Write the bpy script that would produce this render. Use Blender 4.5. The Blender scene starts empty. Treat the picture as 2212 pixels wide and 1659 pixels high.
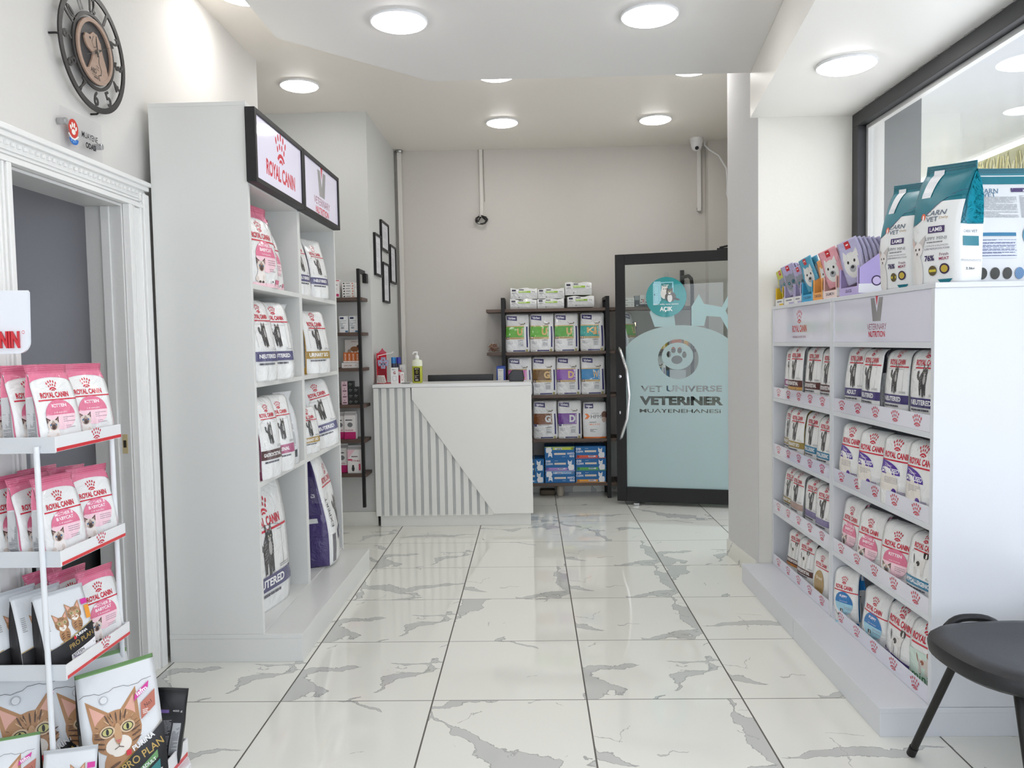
import bpy, math, random
from mathutils import Vector, Matrix
from mathutils.geometry import tessellate_polygon
S = bpy.context.scene
COL = S.collection
pi = math.pi
# ------------------------------------------------------------------ camera
W_, H_ = 2212, 1659
F_, YAW, PIT, ROL, CH = 1679.55, 0.0252, 0.052774, 0.0177746, 1.3884
f = Vector((-math.sin(YAW)*math.cos(PIT), math.cos(YAW)*math.cos(PIT), -math.sin(PIT)))
r = Vector((math.cos(YAW), math.sin(YAW), 0)); d = f.cross(r)
r2 = r*math.cos(ROL)+d*math.sin(ROL); d2 = -r*math.sin(ROL)+d*math.cos(ROL)
cam = bpy.data.cameras.new('camera'); camo = bpy.data.objects.new('camera', cam); COL.objects.link(camo)
cam.sensor_fit = 'HORIZONTAL'; cam.sensor_width = 36; cam.lens = F_/W_*36; cam.clip_start = .05
camo.matrix_world = Matrix(((r2.x, -d2.x, -f.x, 0), (r2.y, -d2.y, -f.y, 0), (r2.z, -d2.z, -f.z, CH), (0, 0, 0, 1)))
S.camera = camo
# ------------------------------------------------------------------ light & view
S.view_settings.view_transform = 'Standard'; S.view_settings.look = 'None'
S.view_settings.exposure = 1.0; S.view_settings.gamma = 1; S.view_settings.use_curve_mapping = False
LAMP = 13.5
SKY = 1.6
wd = bpy.data.worlds.new('sky'); S.world = wd; wd.use_nodes = True
nt = wd.node_tree; bg = nt.nodes['Background']
tc = nt.nodes.new('ShaderNodeTexCoord'); sx = nt.nodes.new('ShaderNodeSeparateXYZ'); rp = nt.nodes.new('ShaderNodeValToRGB')
nt.links.new(tc.outputs['Generated'], sx.inputs[0]); nt.links.new(sx.outputs['Z'], rp.inputs[0]); nt.links.new(rp.outputs[0], bg.inputs[0])
rp.color_ramp.elements[0].position = 0.0; rp.color_ramp.elements[0].color = (.86, .89, .95, 1)
rp.color_ramp.elements[1].position = .6; rp.color_ramp.elements[1].color = (.80, .87, 1.0, 1)
bg.inputs[1].default_value = SKY
sun = bpy.data.lights.new('sun', 'SUN'); sun.energy = 2.0; sun.angle = .02; sun.color = (1, .99, 1)
suno = bpy.data.objects.new('sun', sun); COL.objects.link(suno); suno.location = (8, -2, 12)
suno.rotation_euler = Vector((-math.cos(math.radians(66)), .12, -math.sin(math.radians(66)))).to_track_quat('-Z', 'Y').to_euler()
try:
    S.cycles.max_bounces = 9; S.cycles.transparent_max_bounces = 16; S.cycles.diffuse_bounces = 5
    S.cycles.use_denoising = True; S.cycles.sample_clamp_indirect = 6.0; S.cycles.caustics_reflective = False; S.cycles.caustics_refractive = False
except Exception: pass

# ------------------------------------------------------------------ colours & materials
def lin(c):
    def g(v):
        v = v/255.0
        return v/12.92 if v <= .04045 else ((v+.055)/1.055)**2.4
    return (g(c[0]), g(c[1]), g(c[2]), 1.0)
MATS = {}
def mat(name, rough=.5, metal=0, base=None, bump=0, bscale=40, coat=0, spec=.5, tint=0, stretch=(1, 1, 1), distort=0, emis=0, rvar=0):
    m = bpy.data.materials.new(name); m.use_nodes = True; t = m.node_tree; b = t.nodes['Principled BSDF']; N = t.nodes.new; L = t.links.new
    b.inputs['Roughness'].default_value = rough; b.inputs['Metallic'].default_value = metal
    b.inputs['Coat Weight'].default_value = coat; b.inputs['Specular IOR Level'].default_value = spec
    if base is None:
        a = N('ShaderNodeAttribute'); a.attribute_name = 'Col'; src = a.outputs['Color']
    else:
        rr = N('ShaderNodeRGB'); rr.outputs[0].default_value = lin(base); src = rr.outputs[0]
    tcd = N('ShaderNodeTexCoord'); mp = N('ShaderNodeMapping'); mp.inputs['Scale'].default_value = stretch; L(tcd.outputs['Object'], mp.inputs[0])
    nz = N('ShaderNodeTexNoise'); nz.inputs['Scale'].default_value = bscale; nz.inputs['Detail'].default_value = 3; nz.inputs['Distortion'].default_value = distort
    L(mp.outputs[0], nz.inputs['Vector'])
    if tint:
        mx = N('ShaderNodeMixRGB'); mx.blend_type = 'MULTIPLY'; rp = N('ShaderNodeValToRGB')
        rp.color_ramp.elements[0].color = (1-tint, 1-tint, 1-tint, 1); rp.color_ramp.elements[1].color = (1, 1, 1, 1)
        L(nz.outputs[0], rp.inputs[0]); mx.inputs[0].default_value = 1; L(src, mx.inputs[1]); L(rp.outputs[0], mx.inputs[2]); src = mx.outputs[0]
    L(src, b.inputs['Base Color'])
    if rvar:
        mr = N('ShaderNodeMapRange'); mr.inputs[3].default_value = rough-rvar; mr.inputs[4].default_value = rough+rvar
        L(nz.outputs[0], mr.inputs[0]); L(mr.outputs[0], b.inputs['Roughness'])
    if bump:
        bp = N('ShaderNodeBump'); bp.inputs['Strength'].default_value = bump; bp.inputs['Distance'].default_value = .018 if 'film' in name else .01
        L(nz.outputs[0], bp.inputs['Height']); L(bp.outputs[0], b.inputs['Normal'])
    if emis:
        L(src, b.inputs['Emission Color']); b.inputs['Emission Strength'].default_value = emis
    MATS[name] = m; return m
mat('film', .25, bump=.6, bscale=13, coat=.3, distort=1.3)
mat('matte_film', .42, bump=.15, bscale=9, distort=.8)
mat('foil', .16, .85, bump=.9, bscale=16, distort=2.0)
mat('card', .5, bump=.05, bscale=60, tint=.04)
mat('laminate', .28, bump=.02, bscale=220, tint=.02)
mat('acrylic_print', .08, bump=0, coat=.6, tint=.01)
mat('plastic', .32, bump=.03, bscale=90, tint=.03)
mat('black_metal', .45, .3, bump=.12, bscale=260, tint=.1)
mat('white_metal', .3, 0, bump=.04, bscale=160, coat=.3)
mat('vinyl', .42, bump=.16, bscale=420, tint=.1)
mat('chrome', .08, 1.0)
mat('wood', .5, bump=.12, bscale=9, stretch=(1.2, 14, 14), tint=.45)
mat('light_wood', .55, bump=.1, bscale=9, stretch=(14, 2, 14), tint=.3)
mat('wall_paint', .75, bump=.06, bscale=55, tint=.025)
mat('ceiling_paint', .42, bump=.01, bscale=4, tint=.01, spec=.5)
mat('trim_gloss', .3, bump=.1, bscale=45, tint=.03)
mat('outside', .6, bump=.1, bscale=12, tint=.12)
mat('gloss_canopy', .16, bump=.25, bscale=1.1, tint=.14, distort=1.5)
mat('paper', .8, tint=.03)
mat('panel_lit', .06, coat=.5, emis=.08)
def emit(name, col, s):
    m = bpy.data.materials.new(name); m.use_nodes = True; t = m.node_tree; t.nodes.clear()
    o = t.nodes.new('ShaderNodeOutputMaterial'); e = t.nodes.new('ShaderNodeEmission'); e.inputs[0].default_value = lin(col); e.inputs[1].default_value = s
    t.links.new(e.outputs[0], o.inputs[0]); MATS[name] = m
emit('lamp_glow', (255, 252, 249), LAMP)
emit('panel_glow', (232, 228, 244), .22)
emit('night_glow', (255, 228, 190), 1.0)
def glass(name, tint=(1, 1, 1), rough=0, refl=1.0, haze=0, hazecol=(200, 210, 208)):
    m = bpy.data.materials.new(name); m.use_nodes = True; t = m.node_tree; t.nodes.clear(); N = t.nodes.new; L = t.links.new
    o = N('ShaderNodeOutputMaterial'); tr = N('ShaderNodeBsdfTransparent'); tr.inputs[0].default_value = (*tint, 1)
    gl = N('ShaderNodeBsdfGlossy'); gl.inputs['Roughness'].default_value = rough; ge = N('ShaderNodeNewGeometry'); dt = N('ShaderNodeVectorMath'); dt.operation = 'DOT_PRODUCT'; L(ge.outputs['Normal'], dt.inputs[0]); L(ge.outputs['Incoming'], dt.inputs[1])
    def mth(op, a, b=None, c=None):
        n = N('ShaderNodeMath'); n.operation = op
        for i, v in enumerate((a, b, c)):
            if v is None: continue
            if isinstance(v, (int, float)): n.inputs[i].default_value = v
            else: L(v, n.inputs[i])
        return n
    fz = mth('POWER', mth('SUBTRACT', 1.0, mth('ABSOLUTE', dt.outputs['Value']).outputs[0]).outputs[0], 5.0)
    mu = mth('MULTIPLY', mth('MULTIPLY_ADD', fz.outputs[0], .96, .04).outputs[0], refl)
    mx = N('ShaderNodeMixShader'); L(mu.outputs[0], mx.inputs[0]); L(gl.outputs[0], mx.inputs[2])
    if haze:
        df = N('ShaderNodeBsdfDiffuse'); df.inputs[0].default_value = lin(hazecol); tl = N('ShaderNodeBsdfTranslucent'); tl.inputs[0].default_value = lin(hazecol)
        rf = N('ShaderNodeBsdfRefraction'); rf.inputs['IOR'].default_value = 1.02; rf.inputs['Roughness'].default_value = .75; rf.inputs[0].default_value = (.85, .9, .88, 1)
        m1 = N('ShaderNodeMixShader'); m1.inputs[0].default_value = .5; L(df.outputs[0], m1.inputs[1]); L(tl.outputs[0], m1.inputs[2])
        m2 = N('ShaderNodeMixShader'); m2.inputs[0].default_value = haze; L(rf.outputs[0], m2.inputs[1]); L(m1.outputs[0], m2.inputs[2]); L(m2.outputs[0], mx.inputs[1])
    else: L(tr.outputs[0], mx.inputs[1])
    L(mx.outputs[0], o.inputs[0]); MATS[name] = m
glass('glass', (.95, .975, .965))
glass('window_glass', (.97, .98, .99), refl=1.0)
glass('acrylic', (.985, .985, .99), refl=.8)
glass('frosted', rough=.3, haze=.93, hazecol=(224, 250, 252))
def liquid():
    m = mat('soap', .12, 0, (214, 220, 70)); b = m.node_tree.nodes['Principled BSDF']; b.inputs['Transmission Weight'].default_value = .35
liquid()
def marble(name, tiles):
    m = bpy.data.materials.new(name); m.use_nodes = True; t = m.node_tree; b = t.nodes['Principled BSDF']; N = t.nodes.new; L = t.links.new
    def math_(op, a, bb=None, c=None):
        n = N('ShaderNodeMath'); n.operation = op
        for i, v in enumerate((a, bb, c)):
            if v is None: continue
            if isinstance(v, (int, float)): n.inputs[i].default_value = v
            else: L(v, n.inputs[i])
        return n.outputs[0]
    tcd = N('ShaderNodeTexCoord'); sp = N('ShaderNodeSeparateXYZ'); L(tcd.outputs['Object'], sp.inputs[0])
    X = math_('DIVIDE', math_('ADD', sp.outputs[0], 1.0053), .6); Y = math_('DIVIDE', math_('SUBTRACT', sp.outputs[1], 2.9568), .6)
    ix = math_('FLOOR', X); iy = math_('FLOOR', Y); fx = math_('FRACT', X); fy = math_('FRACT', Y)
    h = math_('FRACT', math_('MULTIPLY', math_('SINE', math_('ADD', math_('MULTIPLY', ix, 12.9898), math_('MULTIPLY', iy, 78.233))), 43758.5))
    cb = N('ShaderNodeCombineXYZ')
    L(math_('ADD', math_('MULTIPLY', fx, .6), math_('MULTIPLY', math_('FLOOR', math_('MULTIPLY', h, 7)), 3.17)), cb.inputs[0])
    L(math_('ADD', math_('MULTIPLY', fy, .6), math_('MULTIPLY', math_('FLOOR', math_('MULTIPLY', h, 5)), 5.71)), cb.inputs[1])
    if not tiles: L(sp.outputs[2], cb.inputs[2])
    nz = N('ShaderNodeTexNoise'); nz.inputs['Scale'].default_value = 3.2; nz.inputs['Detail'].default_value = 6; nz.inputs['Roughness'].default_value = .55; L(cb.outputs[0], nz.inputs[0])
    ad = N('ShaderNodeVectorMath'); ad.operation = 'MULTIPLY_ADD'; L(nz.outputs['Color'], ad.inputs[0]); ad.inputs[1].default_value = (.30, .30, .30); L(cb.outputs[0], ad.inputs[2])
    vo = N('ShaderNodeTexVoronoi'); vo.feature = 'DISTANCE_TO_EDGE'; vo.inputs['Scale'].default_value = 1.45; L(ad.outputs[0], vo.inputs['Vector'])
    n2 = N('ShaderNodeTexNoise'); n2.inputs['Scale'].default_value = 3.4; n2.inputs['Detail'].default_value = 2; L(ad.outputs[0], n2.inputs[0])
    wdt = N('ShaderNodeMapRange'); wdt.inputs[1].default_value = .44; wdt.inputs[2].default_value = .66; wdt.inputs[3].default_value = -.002; wdt.inputs[4].default_value = .05; L(n2.outputs[0], wdt.inputs[0])
    e = vo.outputs['Distance']
    band = math_('LESS_THAN', e, wdt.outputs[0])
    inner = math_('LESS_THAN', e, math_('SUBTRACT', wdt.outputs[0], .006))
    rim = math_('SUBTRACT', band, inner)
    v2 = N('ShaderNodeTexVoronoi'); v2.feature = 'DISTANCE_TO_EDGE'; v2.inputs['Scale'].default_value = 3.1; L(ad.outputs[0], v2.inputs['Vector'])
    n3 = N('ShaderNodeTexNoise'); n3.inputs['Scale'].default_value = 2.6; L(cb.outputs[0], n3.inputs[0])
    thin = math_('MULTIPLY', math_('LESS_THAN', v2.outputs['Distance'], .0065), math_('GREATER_THAN', n3.outputs[0], .6))
    c1 = N('ShaderNodeMixRGB'); c1.inputs[1].default_value = lin((229, 229, 221)); c1.inputs[2].default_value = lin((196, 197, 193)); L(band, c1.inputs[0])
    c2 = N('ShaderNodeMixRGB'); L(math_('MULTIPLY', rim, .75), c2.inputs[0]); L(c1.outputs[0], c2.inputs[1]); c2.inputs[2].default_value = lin((165, 166, 163))
    c3 = N('ShaderNodeMixRGB'); L(math_('MULTIPLY', thin, .8), c3.inputs[0]); L(c2.outputs[0], c3.inputs[1]); c3.inputs[2].default_value = lin((180, 180, 176)); out = c3.outputs[0]
    if tiles:
        gx = math_('LESS_THAN', math_('MINIMUM', fx, math_('SUBTRACT', 1, fx)), .0052); gy = math_('LESS_THAN', math_('MINIMUM', fy, math_('SUBTRACT', 1, fy)), .0036)
        g = math_('MAXIMUM', gx, gy); c4 = N('ShaderNodeMixRGB'); L(g, c4.inputs[0]); L(out, c4.inputs[1]); c4.inputs[2].default_value = lin((92, 88, 82)); out = c4.outputs[0]
        L(math_('MULTIPLY_ADD', g, .6, .045), b.inputs['Roughness'])
        b.inputs['Specular IOR Level'].default_value = .62
    else: b.inputs['Roughness'].default_value = .15
    L(out, b.inputs['Base Color']); MATS[name] = m
marble('marble_floor', True); marble('marble_skirting', False)

# ------------------------------------------------------------------ mesh builder
WHITE = (232, 233, 232)
class MB:
    def __init__(s): s.v = []; s.f = []; s.c = []; s.m = []
    def add(s, vs, fs, c, m=0):
        o = len(s.v); s.v += [tuple(x) for x in vs]
        for q in fs: s.f.append([o+i for i in q]); s.c.append(c); s.m.append(m)
        return s
    def box(s, x0, y0, z0, x1, y1, z1, c=WHITE, m=0):
        return s.add([(x0, y0, z0), (x1, y0, z0), (x1, y1, z0), (x0, y1, z0), (x0, y0, z1), (x1, y0, z1), (x1, y1, z1), (x0, y1, z1)],
                     [(0, 3, 2, 1), (4, 5, 6, 7), (0, 1, 5, 4), (1, 2, 6, 5), (2, 3, 7, 6), (3, 0, 4, 7)], c, m)
    def prism(s, poly, a, b, axis='z', c=WHITE, m=0):
        def P(p, h):
            return {'z': (p[0], p[1], h), 'y': (p[0], h, p[1]), 'x': (h, p[0], p[1])}[axis]
        n = len(poly); vs = [P(p, a) for p in poly]+[P(p, b) for p in poly]
        fs = [(i, (i+1) % n, n+(i+1) % n, n+i) for i in range(n)]
        tr = tessellate_polygon([[Vector((p[0], p[1], 0)) for p in poly]])
        fs += [tuple(t) for t in tr]+[tuple(n+i for i in t) for t in tr]
        return s.add(vs, fs, c, m)
    def tube(s, path, rad, c=WHITE, n=10, m=0, closed=False):
        path = [Vector(p) for p in path]; R = len(path); vs = []; up = None
        rs = rad if isinstance(rad, (list, tuple)) else [rad]*R
        for i, p in enumerate(path):
            a = path[(i-1) % R] if (i > 0 or closed) else p; b = path[(i+1) % R] if (i < R-1 or closed) else p
            t = (b-a).normalized()
            if up is None: up = Vector((0, 0, 1)) if abs(t.z) < .9 else Vector((1, 0, 0))
            u = (up-t*up.dot(t)).normalized(); w = t.cross(u); up = u
            for k in range(n):
                an = 2*pi*k/n; vs.append(p+u*math.cos(an)*rs[i]+w*math.sin(an)*rs[i])
        fs = []
        for i in range(R if closed else R-1):
            j = (i+1) % R
            for k in range(n): fs.append((i*n+k, i*n+(k+1) % n, j*n+(k+1) % n, j*n+k))
        if not closed: fs += [tuple(reversed(range(n))), tuple((R-1)*n+k for k in range(n))]
        return s.add(vs, fs, c, m)
    def lathe(s, prof, c=WHITE, n=32, at=(0, 0, 0), m=0, sx=1, sy=1):
        vs = []
        for (rr, z) in prof:
            for k in range(n):
                an = 2*pi*k/n; vs.append((at[0]+rr*math.cos(an)*sx, at[1]+rr*math.sin(an)*sy, at[2]+z))
        fs = []
        for i in range(len(prof)-1):
            for k in range(n): fs.append((i*n+k, i*n+(k+1) % n, (i+1)*n+(k+1) % n, (i+1)*n+k))
        fs += [tuple(reversed(range(n))), tuple((len(prof)-1)*n+k for k in range(n))]
        return s.add(vs, fs, c, m)
    def mesh(s, name, mats, smooth=False):
        me = bpy.data.meshes.new(name); me.from_pydata(s.v, [], s.f)
        if isinstance(mats, str): mats = [mats]
        for x in mats: me.materials.append(MATS[x])
        ca = me.color_attributes.new('Col', 'FLOAT_COLOR', 'CORNER'); buf = []
        cache = {}
        for p in me.polygons:
            c = s.c[p.index]
            if c not in cache: cache[c] = lin(c)
            buf += list(cache[c])*p.loop_total; p.material_index = min(s.m[p.index], len(mats)-1)
        ca.data.foreach_set('color', buf)
        if smooth:
            for p in me.polygons: p.use_smooth = True
            me.set_sharp_from_angle(angle=math.radians(38))
        me.update(); return me
    def build(s, name, mats='laminate', parent=None, smooth=False, bevel=0, recalc=True):
        me = s.mesh(name, mats, smooth)
        if recalc:
            import bmesh
            b = bmesh.new(); b.from_mesh(me); bmesh.ops.recalc_face_normals(b, faces=b.faces); b.to_mesh(me); b.free()
        o = bpy.data.objects.new(name, me); COL.objects.link(o)
        if parent is not None: o.parent = parent
        if bevel:
            md = o.modifiers.new('bevel', 'BEVEL'); md.width = bevel; md.segments = 2; md.limit_method = 'ANGLE'; md.angle_limit = .7
        return o
def tag(o, label, cat, group=None):
    o['label'] = label; o['category'] = cat
    if group: o['group'] = group
    return o
def struct(o): o['kind'] = 'structure'; return o
def empty(name, loc, label=None, cat=None, group=None, rz=0, pa=None):
    o = bpy.data.objects.new(name, None); COL.objects.link(o); o.location = loc; o.rotation_euler = (0, 0, rz); o.empty_display_size = .05
    if label: tag(o, label, cat, group)
    return o
def copy_tree(o, loc, label, group=None, rz=None, parent=None):
    c = o.copy(); COL.objects.link(c); c.parent = parent
    if parent is None:
        c.location = loc
        if rz is not None: c.rotation_euler = (0, 0, rz)
        c['label'] = label
        if group: c['group'] = group
    for ch in list(o.children): copy_tree(ch, None, None, None, None, c)
    return c

# ------------------------------------------------------------------ flat artwork (printed shapes) mapped on any surface
_tx = {}
def glyphs(txt, bold=.0):
    if 'M' in txt or 'W' in txt: bold = min(bold, .012)
    k = (txt, bold)
    if k in _tx: return _tx[k]
    cu = bpy.data.curves.new('t', 'FONT'); cu.body = txt; cu.size = 1; cu.resolution_u = 3; cu.offset = bold; cu.fill_mode = 'FRONT'
    o = bpy.data.objects.new('t', cu); COL.objects.link(o); dg = bpy.context.evaluated_depsgraph_get(); dg.update()
    me = bpy.data.meshes.new_from_object(o.evaluated_get(dg)); vs = [(v.co.x, v.co.y) for v in me.vertices]; fs = [tuple(p.vertices) for p in me.polygons]
    bd = {}
    for p in me.polygons:
        for e in p.edge_keys: bd[e] = bd.get(e, 0)+1
    edges = [e for e, n in bd.items() if n == 1]
    bpy.data.objects.remove(o); bpy.data.curves.remove(cu); bpy.data.meshes.remove(me)
    if not vs: vs = [(0, 0)]
    xs = [v[0] for v in vs]; ys = [v[1] for v in vs]; bb = (min(xs), min(ys), max(xs), max(ys))
    _tx[k] = (vs, fs, bb, edges); return _tx[k]
def T(txt, cx, cy, w=None, h=None, col=(20, 20, 20), bold=.0, rot=0, sk=0):
    if not txt: return ([(cx, cy), (cx+.001, cy), (cx, cy+.001)], [(0, 1, 2)], col)
    vs, fs, bb, _ = glyphs(txt, bold); bw = bb[2]-bb[0] or 1; bh = bb[3]-bb[1] or 1
    if w is None: w = bw*h/bh
    if h is None: h = bh*w/bw
    ca, sa = math.cos(rot), math.sin(rot); out = []
    for (x, y) in vs:
        x = ((x-bb[0])/bw-.5)*w; y = ((y-bb[1])/bh-.5)*h; x += sk*y
        out.append((cx+x*ca-y*sa, cy+x*sa+y*ca))
    return (out, fs, col)
def Rc(x0, y0, x1, y1, col, n=None):
    n = n or (14 if x1-x0 > .6 else 6)
    nx = max(1, int(abs(x1-x0)*n+.99)); ny = max(1, int(abs(y1-y0)*n+.99)); vs = []; fs = []
    for j in range(ny+1):
        for i in range(nx+1): vs.append((x0+(x1-x0)*i/nx, y0+(y1-y0)*j/ny))
    for j in range(ny):
        for i in range(nx): a = j*(nx+1)+i; fs.append((a, a+1, a+nx+2, a+nx+1))
    return (vs, fs, col)
def El(cx, cy, rx, ry, col, rot=0, n=18, a0=0, a1=2*pi, rings=1):
    vs = [(cx, cy)]; fs = []; ca, sa = math.cos(rot), math.sin(rot)
    for q in range(1, rings+1):
        for k in range(n+1):
            a = a0+(a1-a0)*k/n; x = rx*q/rings*math.cos(a); y = ry*q/rings*math.sin(a); vs.append((cx+x*ca-y*sa, cy+x*sa+y*ca))
    for k in range(n): fs.append((0, 1+k, 2+k))
    for q in range(1, rings):
        for k in range(n): a = 1+(q-1)*(n+1)+k; b = 1+q*(n+1)+k; fs.append((a, b, b+1, a+1))
    return (vs, fs, col)
def Pg(pts, col):
    tr = tessellate_polygon([[Vector((p[0], p[1], 0)) for p in pts]])
    return (list(pts), [tuple(t) for t in tr], col)
def Ln(pts, w, col, closed=False):
    vs = []; fs = []; n = len(pts)
    for i, p in enumerate(pts):
        a = pts[(i-1) % n] if (i or closed) else p; b = pts[(i+1) % n] if (i < n-1 or closed) else p
        dx, dy = b[0]-a[0], b[1]-a[1]; l = math.hypot(dx, dy) or 1; vs += [(p[0]-dy/l*w/2, p[1]+dx/l*w/2), (p[0]+dy/l*w/2, p[1]-dx/l*w/2)]
    for i in range(n if closed else n-1): j = (i+1) % n; fs.append((2*i, 2*i+1, 2*j+1, 2*j))
    return (vs, fs, col)
def lines(x0, y0, x1, y1, n, col, fill=.45, seed=1):
    R = random.Random(seed); vs = []; fs = []; h = (y1-y0)/n
    for i in range(n):
        y = y0+h*(i+.3); x = x0
        while x < x1-.005:
            w = min(x1-x, (x1-x0)*R.uniform(.08, .25)); a = len(vs); vs += [(x, y), (x+w*.9, y), (x+w*.9, y+h*fill), (x, y+h*fill)]; fs.append((a, a+1, a+2, a+3)); x += w
            if R.random() < .05: break
    return (vs, fs, col)
def crown(cx, cy, s, col=(200, 32, 62), big=1.0):
    out = []
    for x, y in ((-.47, .24), (-.25, .38), (0, .43), (.25, .38), (.47, .24)): out.append(El(cx+s*x*big, cy+s*y, s*.066*big, s*.125, col, -x*.7, 10))
    for x, y in ((-.33, .0), (-.115, .11), (.115, .11), (.33, .0)): out.append(El(cx+s*x*big, cy+s*y, s*.06*big, s*.11, col, -x*.6, 10))
    for (ro, ri, a) in ((.42, .29, 62), (.22, .12, 60)):
        pts = []
        for k in range(9): t = math.radians(-a+2*a*k/8); pts.append((cx+s*ro*math.sin(t)*big, cy-.50*s+s*ro*math.cos(t)*.95))
        for k in range(9): t = math.radians(a-2*a*k/8); pts.append((cx+s*ri*math.sin(t)*big, cy-.50*s+s*ri*math.cos(t)*.95))
        out.append(Pg(pts, col))
    return out
RED = (200, 32, 58)
def logo(cx, cy, w, col=RED, line=None, cr=True, tag_=False):
    out = [T('ROYAL CANIN', cx, cy, w=w, h=w*.17, col=col, bold=.035)]
    if cr: out += crown(cx, cy+w*.27, w*.34, col)
    if line: out.append(Rc(line[0], cy-w*.17, line[1], cy-w*.13, col))
    if tag_: out.append(T('INCREDIBLE IN EVERY DETAIL', cx, cy-w*.2, w=w*.92, h=w*.05, col=(150, 60, 80), bold=.0))
    return out
def vee(cx, cy, s):
    g = (146, 144, 146)
    return [Pg([(cx-s*.5, cy+s*.42), (cx-s*.18, cy+s*.42), (cx, cy-s*.1), (cx+s*.18, cy+s*.42), (cx+s*.5, cy+s*.42), (cx+s*.32, cy-s*.42), (cx-s*.32, cy-s*.42)], g),
            Pg([(cx-s*.13, cy+s*.62), (cx+s*.13, cy+s*.62), (cx, cy+s*.12)], (206, 36, 62))]
def cat(cx, cy, s, c=(66, 65, 66), c2=(134, 132, 130)):
    P = lambda pts, k: Pg([(cx+x*s, cy+y*s) for x, y in pts], k)
    o = [P([(-.14, .02), (-.26, .06), (-.33, .18), (-.32, .32), (-.24, .36), (-.19, .30), (-.22, .20), (-.17, .14), (-.08, .12)], (96, 94, 94)),
         P([(-.02, .34), (-.12, .22), (-.17, .04), (-.16, -.18), (-.13, -.44), (-.04, -.46), (-.04, -.26), (.0, -.22), (.03, -.50), (.12, -.50), (.13, -.26), (.16, -.46), (.23, -.45), (.22, -.12), (.24, .10), (.22, .30)], c),
         El(cx+.11*s, cy+.30*s, .135*s, .125*s, c, 0, 16), P([(-.02, .34), (-.01, .55), (.09, .41)], c), P([(.13, .41), (.22, .56), (.24, .33)], c), P([(.01, .38), (.02, .49), (.07, .41)], (170, 150, 144)), P([(.16, .41), (.205, .50), (.21, .38)], (170, 150, 144)),
         El(cx+.11*s, cy+.06*s, .07*s, .15*s, (176, 174, 172)), El(cx+.11*s, cy+.235*s, .055*s, .04*s, (188, 186, 184))]
    for i in range(8): o.append(El(cx+(-.10+(i % 2)*.05)*s, cy+(.20-i*.055)*s, .06*s, .010*s, c2, .35))
    for i in range(5): o.append(El(cx+.20*s, cy+(.14-i*.07)*s, .035*s, .009*s, c2, -.35))
    for i in range(4): o.append(El(cx-.27*s+.01*i*s, cy+(.12+.06*i)*s, .045*s, .010*s, (60, 58, 58), .1))
    for k in (-1, 0, 1): o.append(El(cx+(.11+k*.035)*s, cy+.39*s, .007*s, .028*s, c2, -k*.2))
    for x in (.065, .155): o += [El(cx+x*s, cy+.30*s, .024*s, .018*s, (214, 212, 180)), El(cx+x*s, cy+.30*s, .008*s, .015*s, (20, 20, 20))]
    o += [El(cx+.11*s, cy+.25*s, .014*s, .010*s, (60, 50, 50)), El(cx-.08*s, cy-.46*s, .055*s, .022*s, (190, 188, 186)), El(cx+.085*s, cy-.50*s, .055*s, .022*s, (190, 188, 186)), El(cx+.20*s, cy-.45*s, .04*s, .02*s, (190, 188, 186))]
    return o
def kitten(cx, cy, s):
    b = (84, 66, 60); w = (240, 234, 230); w2 = (222, 210, 202)
    P = lambda pts, k: Pg([(cx+x*s, cy+y*s) for x, y in pts], k)
    return [P([(-.20, .02), (-.28, -.22), (-.26, -.46), (.26, -.46), (.26, -.22), (.18, .02)], w), El(cx-.26*s, cy-.34*s, .10*s, .10*s, w2), El(cx+.13*s, cy-.30*s, .07*s, .12*s, w2),
            P([(-.24, .16), (-.27, .46), (-.06, .32)], b), P([(.06, .32), (.27, .47), (.24, .16)], b), P([(-.20, .2), (-.23, .38), (-.10, .30)], (170, 138, 130)), P([(.10, .30), (.23, .39), (.20, .2)], (170, 138, 130)),
            El(cx, cy+.14*s, .25*s, .21*s, w2, 0, 20), El(cx, cy+.10*s, .15*s, .15*s, (140, 116, 106), 0, 16), El(cx, cy+.07*s, .09*s, .10*s, b), El(cx, cy+.245*s, .05*s, .07*s, (170, 148, 138)),
            El(cx-.115*s, cy+.15*s, .042*s, .036*s, (40, 36, 40)), El(cx+.115*s, cy+.15*s, .042*s, .036*s, (40, 36, 40)), El(cx-.115*s, cy+.15*s, .034*s, .029*s, (96, 150, 200)), El(cx+.115*s, cy+.15*s, .034*s, .029*s, (96, 150, 200)), El(cx-.115*s, cy+.15*s, .015*s, .02*s, (16, 16, 20)), El(cx+.115*s, cy+.15*s, .015*s, .02*s, (16, 16, 20)),
            El(cx, cy+.06*s, .022*s, .016*s, (30, 20, 22)), Ln([(cx-.05*s, cy-.0*s), (cx, cy+.03*s), (cx+.05*s, cy-.0*s)], .008*s, (30, 20, 22)), El(cx-.11*s, cy-.45*s, .07*s, .045*s, b), El(cx+.1*s, cy-.45*s, .07*s, .045*s, b)]
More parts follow.
